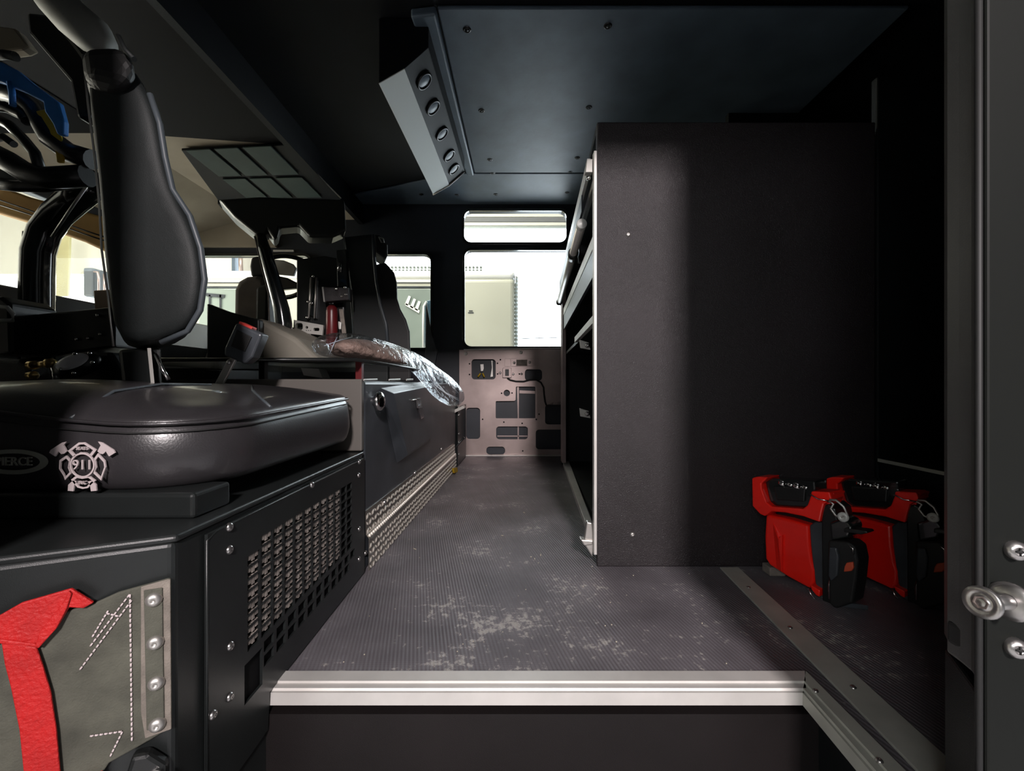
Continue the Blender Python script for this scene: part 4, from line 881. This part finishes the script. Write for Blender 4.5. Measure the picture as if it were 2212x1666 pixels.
# ---------------------------------------------------------------- hanging gear, top left
hg = thing('helmet_holder', P(80,300,1.0), 'black looped plastic equipment holder at the top left', 'holder')
b = MB()
def loop(pts, D, r): b.tube([P(x,y,D) for x,y in pts], r, 12)
loop([(-20,190),(40,205),(78,240),(110,300),(150,330),(200,345)], 1.0, .022)
loop([(-20,250),(20,270),(50,300),(75,330),(88,370)], 1.0, .011)
loop([(-20,330),(20,350),(55,372),(100,385),(190,380)], 1.0, .024)
loop([(-20,395),(40,402),(100,402),(170,392)], 1.02, .014)
loop([(-30,225),(15,232),(48,248),(60,262)], .99, .012)
b.build('frame', 'black', hg)
b = MB(); loop([(-10,120),(10,118),(34,122)], 1.0, .010); b.build('hook', 'rubber', hg)
b = MB(); loop([(-10,300),(8,296),(30,312)], 1.0, .008); b.build('hook', 'rubber', hg)
blue = thing('blue_strap', P(80,200,.97), 'bright blue strap draped over the black holder at top left', 'strap')
b = MB(); b.ribbon([P(x,y,.96) for x,y in ((-25,150),(10,160),(50,178),(90,205),(118,235),(132,268),(136,293))], [Vector((.0,0,.045)), Vector((.0,0,.045)), Vector((-.012,0,.046)), Vector((-.02,0,.038)), Vector((.03,0,.022)), Vector((.024,0,.006)), Vector((.014,0,.0))], (0,.014,0)); b.build('strap', 'blueweb', blue, .003)
b = MB(); b.tube([P(22,178,.955), P(26,200,.955), P(28,228,.955)], .006, 8); b.build('strap_tail', 'blueweb', blue)
yel = thing('yellow_strap', P(120,300,.99), 'mustard yellow strap hanging below the blue strap', 'strap')
b = MB(); b.ribbon([P(x,y,.985) for x,y in ((86,240),(104,255),(120,285),(129,318),(132,352))], [Vector((.03,0,.006)), Vector((.028,0,-.004)), Vector((.024,0,-.006)), Vector((.02,0,-.002)), Vector((.014,0,0))], (0,.006,0)); b.build('strap', 'yellow', yel, .002)
rb = thing('padded_roof_bar', P(150,50,1.0), 'pale grey padded bar crossing the upper left corner', 'roof bar')
b = MB(); b.tube([P(80,-60,1.0), P(120,0,1.0), P(160,42,1.0), P(200,76,1.0), P(222,100,1.0), P(226,115,1.0)], [.036,.040,.042,.042,.030,.008], 18); b.build('pad', 'greyplate', rb).data.materials[0] = mat('grey pad vinyl', (.24,.24,.22), .6)
b = MB(); b.prism([P(x,y,1.06) for x,y in ((55,25),(110,30),(170,105),(200,150),(190,250),(165,255),(150,175),(60,70))], (0,.05,0)); b.build('backing', 'black', rb, .008)
b = MB(); b.prism([P(x,y,1.2) for x,y in ((0,55),(32,60),(62,98),(45,106),(0,112),(-40,112),(-40,55))], (0,.03,0)); o = b.build('sun_visor', 'headliner', None, .006); tag(o, 'pale beige visor corner at the top left edge', 'visor')

# ================================================================ RED LANTERNS
def lantern(dx, dy, label):
    """hand lantern: the red face looks left and towards the door, the black battery side to the right"""
    g = []
    n0 = len(bpy.data.objects)
    t = thing('hand_lantern', Vector((.70+dx, .99+dy, 0)), label, 'lantern', 'red hand lanterns on the floor')
    A = Vector((.626, 1.065, 0)); B = Vector((.686, .955, 0)); U = (B-A).normalized(); Nn = Vector((-U.y, U.x, 0))   # Nn points back-right
    if Nn.y < 0: Nn = -Nn
    off = Vector((dx, dy, 0))
    def Q(px, py, back=0.0):           # point on the lantern's face plane (built for the first one, then moved)
        tt = (px-1106)/F
        # A + s*U with X = tt*Y
        s_ = (tt*A.y-A.x)/(U.x-tt*U.y); p = A+U*s_; return P(px, py, p.y)+Nn*back+off
    b = MB(); b.prism([Q(x,y,.004) for x,y in ((1652,1112),(1700,1122),(1745,1136),(1747,1180),(1752,1215),(1758,1235),(1756,1262),(1748,1274),(1700,1248),(1660,1222),(1651,1208),(1649,1160))], Nn*.05)
    b.build('body', 'red', t, .006, 3)
    b = MB(); r_ = [Q(1666,1125,.004), Q(1684,1162,-.004), Q(1691,1155,-.004), Q(1690,1236,-.003), Q(1676,1228,.003)]
    b.prism(r_, Nn*.01); b.build('body_rib', 'red', t, .002)
    # head: red U frame round a dark reflector
    outer = [(1630,1032),(1640,1029),(1664,1030),(1658,1038),(1651,1044),(1652,1056),(1662,1084),(1672,1093),(1740,1098),(1750,1090),(1757,1070),(1758,1060),(1798,1062),(1803,1078),(1786,1088),(1781,1106),(1777,1127),(1740,1114),(1700,1106),(1672,1104),(1658,1114),(1648,1110),(1631,1092)]
    b = MB(); b.prism([Q(x,y,-.012) for x,y in outer], Nn*.055); b.build('head_frame', 'red', t, .003)
    b = MB(); b.prism([Q(x,y,.004) for x,y in ((1650,1040),(1665,1034),(1758,1040),(1760,1062),(1752,1090),(1742,1098),(1672,1094),(1660,1084))], Nn*.05); rf = b.build('reflector', 'gloss', t, .004)
    b = MB(); b.prism([Q(x,y,-.002) for x,y in ((1672,1050),(1740,1056),(1738,1084),(1678,1080))], Nn*.006); b.build('face_window', 'black', rf, .002)
    for k in range(4):
        b = MB(); c = Q(1688+k*16,1044+k*3,.006+.006*(k % 2)); b.lathe(c, (0,-.4,1), [(.0095,-.003), (.0095,.003), (.007,.005), (.006,.001), (0,-.001)], 14); b.build('led_ring', 'chrome', rf)
        b = MB(); b.ell(c+Vector((0,-.001,.003)), (.0026,.0026,.0026), None, 8, 6); b.build('led_bulb', 'dome', rf)
    b = MB(); b.prism([Q(1790,1063,.0), Q(1802,1066,.0), Q(1786,1110,.0), Q(1776,1126,.0)], Nn*.05); b.build('carry_handle', 'red', t, .004)
    b = MB(); b.tube([Q(1757,1066,-.014), Q(1775,1076,-.016), Q(1799,1081,-.014)], .0016, 6); b.build('wire_bail', 'chrome', t)
    # battery and charger body
    b = MB(); b.prism([Q(x,y,.006) for x,y in ((1757,1128),(1778,1128),(1776,1160),(1776,1310),(1758,1262),(1753,1225),(1748,1180),(1745,1137))], Nn*.05); b.build('battery_side', 'tunnel', t, .003)
    b = MB(); b.prism([Q(x,y,-.004) for x,y in ((1776,1094),(1790,1088),(1806,1100),(1812,1128),(1812,1320),(1795,1322),(1778,1312))], Nn*.07); b.build('charger_rack', 'black', t, .003)
    b = MB(); b.prism([Q(x,y,-.016) for x,y in ((1796,1165),(1840,1168),(1856,1180),(1862,1210),(1858,1250),(1850,1300),(1812,1312),(1798,1300))], Nn*.05); b.build('battery', 'rubber', t, .005, 3)
    b = MB(); b.prism([Q(x,y,-.022) for x,y in ((1802,1178),(1818,1180),(1823,1200),(1820,1240),(1806,1252),(1800,1240))], Nn*.008); b.build('latch_cover', 'tunnel', t, .003)
    b = MB(); b.prism([Q(x,y,-.020) for x,y in ((1838,1212),(1852,1210),(1854,1222),(1850,1230),(1832,1232),(1834,1220))], Nn*.006); b.build('rear_lens', 'redlens', t, .002)
    b = MB(); b.tube([Q(x,y,-.020) for x,y in ((1846,1176),(1853,1182),(1854,1194))], .0018, 8); b.build('contact_clip', 'chrome', t)
    b = MB(); b.prism([Q(x,y,-.018) for x,y in ((1832,1138),(1880,1144),(1884,1149),(1868,1152),(1832,1147))], Nn*.03); b.build('lever', 'black', t, .002)
    b = MB(); b.prism([Q(x,y,-.010) for x,y in ((1796,1128),(1822,1118),(1836,1124),(1846,1138),(1838,1160),(1800,1168))], Nn*.05); b.build('clamp_body', 'gloss', t, .005, 3)
    b = MB(); b.tube([Q(x,y,-.022) for x,y in ((1802,1080),(1812,1086),(1806,1096),(1816,1110),(1826,1116),(1842,1108),(1834,1092),(1818,1078),(1804,1077))], .0024, 8); b.build('release_loop', 'alu', t)
    b = MB(); b.lathe(Q(1833,1114,-.022), -Nn, [(.010,-.002), (.010,.003), (.004,.0035), (.0035,.001), (0,.001)], 14); b.build('loop_washer', 'white', t)
    b = MB(); b.tube([Q(x,y,-.012) for x,y in ((1802,1244),(1798,1262),(1798,1290),(1806,1298),(1810,1280))], .0026, 8); b.build('d_ring', 'chrome', t)
    b = MB(); b.prism([Q(x,y,-.010) for x,y in ((1755,1262),(1776,1274),(1775,1288),(1768,1284),(1758,1272))], Nn*.03); b.build('lower_tab', 'red', t, .002)
    b = MB(); b.tube([Q(1753,1270,-.012), Q(1758,1282,-.012), Q(1774,1302,-.008)], .0018, 6); b.build('wire_clip', 'chrome', t)
    b = MB(); b.box((0,0,0), (.04,.035,.022)); p = Q(1657,1235,.012); b.v = [v_+Vector((p.x, p.y, .0005)) for v_ in b.v]; b.build('rubber_foot', 'hem', t, .003)
    b = MB(); p = Q(1808,1316,0); b.prism([Vector((p.x-.012,p.y-.005,.0005)), Vector((p.x+.050,p.y-.022,.0005)), Vector((p.x+.066,p.y+.008,.0005)), Vector((p.x+.012,p.y+.03,.0005))], (0,0,.010)); b.build('rack_foot', 'tunnel', t, .002)
    # bezel and cavity between the red body and the rack
    b = MB(); b.prism([Q(x,y,.03) for x,y in ((1660,1100),(1776,1100),(1776,1300),(1700,1240),(1656,1205))], Nn*.05); b.build('back_shell', 'rubber', t, .004)
    return t
lantern(0, 0, 'red and black hand lantern nearer the tall cabinet, in its charger rack')
lantern(.184, -.004, 'red and black hand lantern partly hidden by the right door pillar')

# ================================================================ FLOOR DEBRIS
b = MB()
for (px, py) in ((896,1187), (1147,1204), (1168,1200), (1155,1208), (1210,1012), (1132,1108), (1118,1020), (1085,1158), (1288,1150)):
    p = Gf(px, py); a = random.uniform(0, 3); u = Vector((math.cos(a), math.sin(a), 0)); w = Vector((-u.y, u.x, 0)); L_ = random.uniform(.002,.006)
    b.prism([p-u*L_-w*.001+Vector((0,0,.0006)), p+u*L_-w*.0012+Vector((0,0,.0006)), p+u*L_+w*.0012+Vector((0,0,.0006)), p-u*L_+w*.001+Vector((0,0,.0006))], (0,0,.0012))
for k in range(70):
    p = Vector((random.uniform(-.33,.50), random.uniform(.72,1.6), .0006)); s_ = random.uniform(.0005,.0012)
    b.prism([p+Vector((-s_,-s_,0)), p+Vector((s_,-s_*.6,0)), p+Vector((s_*.7,s_,0)), p+Vector((-s_,s_*.8,0))], (0,0,s_))
o = b.build('floor_debris', 'chip'); tag(o, 'pale chips and crumbs scattered over the grey floor', 'debris', None, 'stuff')

# ================================================================ OUTSIDE: BAY AND NEIGHBOURING TRUCK
b = MB(); b.box((-9,-5,-1.05), (8,10,-1.0)); o = b.build('bay_floor', 'concrete'); o.name = 'trim_14'; struct(o)
b = MB(); b.box((-9,-5.1,-1.05), (8,-5.0,4.2)); b.box((8,-5,-1.05), (8.1,10,4.2)); b.box((-9,-5,4.0), (8,3.0,4.1)); o = b.build('wall_back', 'garagedark'); struct(o)
b = MB(); b.box((-9,3.0,4.0), (8,6.8,4.1)); o = b.build('ceiling_bay', 'garage'); struct(o)
# bay wall beyond the windscreen: wide sectional door panels
bw = thing('bay_wall', (-8.5, 3, -1), 'pale sectional bay wall seen through the windscreen', 'wall')
b = MB(); b.box((-8.6,-5,-1), (-8.5,10,4.1)); b.build('backing', 'garage', bw)
for k in range(7):
    b = MB(); b.box((-8.5,-4.9,-.95+k*.72), (-8.47,9.9,-.95+k*.72+.705)); b.build('wall_panel', 'garage', bw, .006)
yc = thing('bay_column', (-7.6, 7.0, -1), 'yellow column standing by the pale bay wall', 'column')
b = MB(); b.prism([P(120,640,6.1), P(146,640,6.1), P(150,480,6.1), P(122,480,6.1)], (0,.04,0)); b.build('column', 'colyellow', yc, .01)
for px, py in ((30,566), (158,564)):
    c = P(px,py,7.2); t = thing('wall_clamp', c, 'dark diamond shaped clamp on the bay wall, %s' % ('by the left photo edge' if px < 100 else 'right of the yellow column'), 'clamp')
    b = MB(); b.prism([c+Vector((-.10,0,0)), c+Vector((0,0,.16)), c+Vector((.10,0,0)), c+Vector((0,0,-.16))], (0,.04,0)); b.build('clamp_plate', 'tunnel', t, .01)
    b = MB(); b.box(c+Vector((-.25,-.02,-.015)), c+Vector((.25,.0,.015))); b.build('rod', 'greyplate', t)
gt = thing('grey_tank', P(195,625,5.2), 'grey upright tank with a thin hooked pipe outside the windscreen', 'tank')
b = MB(); b.box(P(179,640,5.2), P(201,578,5.2)+Vector((0,.3,0))); b.build('tank', 'tunnel', gt, .02).data.materials[0] = mat('steel blue grey paint', (.05,.06,.07), .5)
b = MB(); b.tube([P(203,587,5.2), P(211,588,5.2), P(213,600,5.2), P(213,640,5.2)], .012, 8); b.tube([P(225,592,5.2), P(226,640,5.2)], .012, 8); b.build('pipe', 'steel', gt)
ob = thing('orange_glow', (-2.2, 2.1, 1.4), 'orange curved beam of lamp light above the windscreen with two black stripes', 'glow')  # lamp-lit part of the beige headliner, painted as an orange strip
def glowq(pts, D, th): return [P(x, y, D) for x, y in pts]
b = MB(); b.prism([P(-60,392,1.72), P(0,402,1.72), P(60,424,1.72), P(150,448,1.72), P(232,470,1.72), P(260,560,1.72), P(180,522,1.72), P(60,480,1.72), P(-60,445,1.72)], (0,.06,0)); b.build('glow', 'orange', ob, .01, 3)
b = MB()
b.tube([P(-60,412,1.71), P(60,453,1.71), P(180,497,1.71), P(250,520,1.71)], .003, 6); b.tube([P(-60,424,1.71), P(60,462,1.71), P(180,505,1.71), P(250,528,1.71)], .003, 6); b.build('black_stripe', 'rubber', ob)
# white truck alongside
tk = thing('white_truck', (-1.5, 5.2, -1), 'cream white truck body parked beyond the far windows', 'truck')
DT = 4.6
def T(px, py, back=0): return P(px, py, DT)+Vector((0,back,0))
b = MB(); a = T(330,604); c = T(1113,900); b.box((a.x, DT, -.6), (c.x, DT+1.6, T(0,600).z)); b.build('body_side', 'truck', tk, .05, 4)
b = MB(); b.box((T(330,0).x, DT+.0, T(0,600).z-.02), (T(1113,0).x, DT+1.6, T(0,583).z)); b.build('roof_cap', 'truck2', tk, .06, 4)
b = MB(); b.box((T(330,0).x, DT-.006, T(0,612).z), (T(950,0).x, DT+.02, T(0,610).z)); b.build('seam', 'tunnel', tk)
for i, (x0, x1) in enumerate(((430,520), (855,975))):
    q0 = T(x0,622 if i else 622); q1 = T(x1,790); b = MB(); b.box((q0.x,DT-.02,q1.z), (q1.x,DT+.02,q0.z)); w_ = b.build('window', 'tglass', tk, .02)
    b = MB(); b.box((q0.x-.02,DT-.025,q0.z-.005), (q1.x+.02,DT-.0,q0.z+.012)); b.build('window_trim', 'tunnel', w_)
b = MB(); b.prism([T(x,y,-.035) for x,y in ((918,660),(924,650),(935,648),(960,648),(960,765),(922,765),(918,740))], (0,.03,0)); b.build('mirror', 'tglass', tk, .01).data.materials[0] = mat('blue grey mirror glass', (.05,.09,.12), .1)
b = MB(); b.tube([T(917,752,-.06), T(917,690,-.06), T(918,664,-.06), T(924,654,-.06)], .012, 8); b.build('mirror_edge', 'truck2', tk)
b = MB()
for (x,y) in ((884,640),(895,646),(905,651)): b.prism([T(x,y,-.03), T(x+5,y+2,-.03), T(x-2,y+22,-.03), T(x-8,y+18,-.03)], (0,.004,0))
b.prism([T(878,656,-.03), T(908,672,-.03), T(906,678,-.03), T(877,661,-.03)], (0,.004,0)); b.build('lamp_reflection_shape', 'truck2', tk).name = 'lamp_reflection'  # lamp reflection on the truck window put in as white shapes
b = MB()
for x in (455,478): b.prism([T(x,638,-.03), T(x+4,638,-.03), T(x+4,668,-.03), T(x,668,-.03)], (0,.004,0))
b.prism([T(446,634,-.03), T(490,638,-.03), T(488,645,-.03), T(450,641,-.03)], (0,.004,0)); b.build('inside_seat_outline', 'tunnel', tk).name = 'seat_outline'
# louvred end of the body, facing right
b = MB(); xe = T(1113,0).x
for k in range(26):
    z = T(0,590).z-.02-k*.042
    if z < -.5: break
    b.prism([(xe+.002,DT+.03,z), (xe+.03,DT+.03,z-.012), (xe+.03,DT+.03,z-.028), (xe+.002,DT+.03,z-.03)], (0,1.5,0))
o = b.build('louvres', 'louvre', tk); o['kind'] = 'stuff'
b = MB(); b.prism([T(1013,671,-.004), T(1021,671,-.004), T(1021,673,-.004), T(1013,673,-.004)], (0,.003,0)); b.prism([T(1011,675,-.004), T(1023,675,-.004), T(1023,677,-.004), T(1011,677,-.004)], (0,.003,0)); b.build('small_marking', 'tunnel', tk)
b = MB(); b.prism([T(1000,730,-.3), T(1009,733,-.3), T(1011,748,-.3), T(1006,760,-.3), T(1000,760,-.3)], (0,.02,0)); o = b.build('blue_tape', 'bluetape'); tag(o, 'scrap of blue tape at the lower left corner of the far door window', 'tape')
# light bar on its roof
lbk = thing('roof_light_bar', T(980,575), 'white latticed light bar on the roof of the white truck', 'light bar')
z0, z1 = T(0,573).z, T(0,559).z
b = MB(); b.box((T(700,0).x,DT+.3,z0-.1), (T(1042,0).x,DT+.42,z0)); b.build('base', 'truck2', lbk, .01)
b = MB(); x = T(780,0).x
i = 0
while x < T(1040,0).x:
    for r_ in (0, 1): b.lathe((x,DT+.30,z0+.018+r_*.035), (0,-1,0), [(.016,0), (.016,.02), (.012,.02), (.011,.006), (0,.004)], 10)
    x += .042; i += 1
o = b.build('lamp_cells', 'louvre', lbk); o['kind'] = 'stuff'
# overhead door header of the bay beyond
oh = thing('overhead_door', (0, 6.7, 2.4), 'pale raised overhead door above the bright bay opening', 'overhead door')
for y0_, y1_, m in ((455,468,'garage'), (469,479,'garagedark'), (480,487,'garage'), (488,493,'louvre')):
    a = P(0,y1_,6.6); c = P(0,y0_,6.6); b = MB(); b.box((-2.2,6.6,a.z), (7.9,6.66,c.z)); b.build('door_panel', m, oh, .01)
b = MB(); b.box((-2.2,6.6,P(0,455,6.6).z), (7.9,6.7,4.1)); b.build('lintel', 'garage', oh)
b = MB(); b.box((-9,6.6,P(0,592,6.6).z), (P(505,0,6.6).x,6.7,4.1)); b.build('side_wall', 'garage', oh)
b = MB(); b.box((P(505,0,6.6).x,6.55,0), (P(512,0,6.6).x,6.7,4.0)); b.build('blue_grey_post', 'ceil', oh)
b = MB(); b.tube([P(519,540,6.4), P(521,600,6.4)], .03, 8); b.build('drain_pipe', 'steel', oh)
b = MB(); b.box((P(524,0,6.6).x,6.58,0.5), (-2.2,6.7,4.0)); b.build('grey_wall', 'greyplate', oh)
# thin wire crossing the bright opening
wr = MB(); wr.tube([P(1120,732,8), P(1300,726,8)], .008, 6); o = wr.build('overhead_wire', 'rubber'); tag(o, 'thin dark wire crossing the bright opening low in the far window', 'wire')
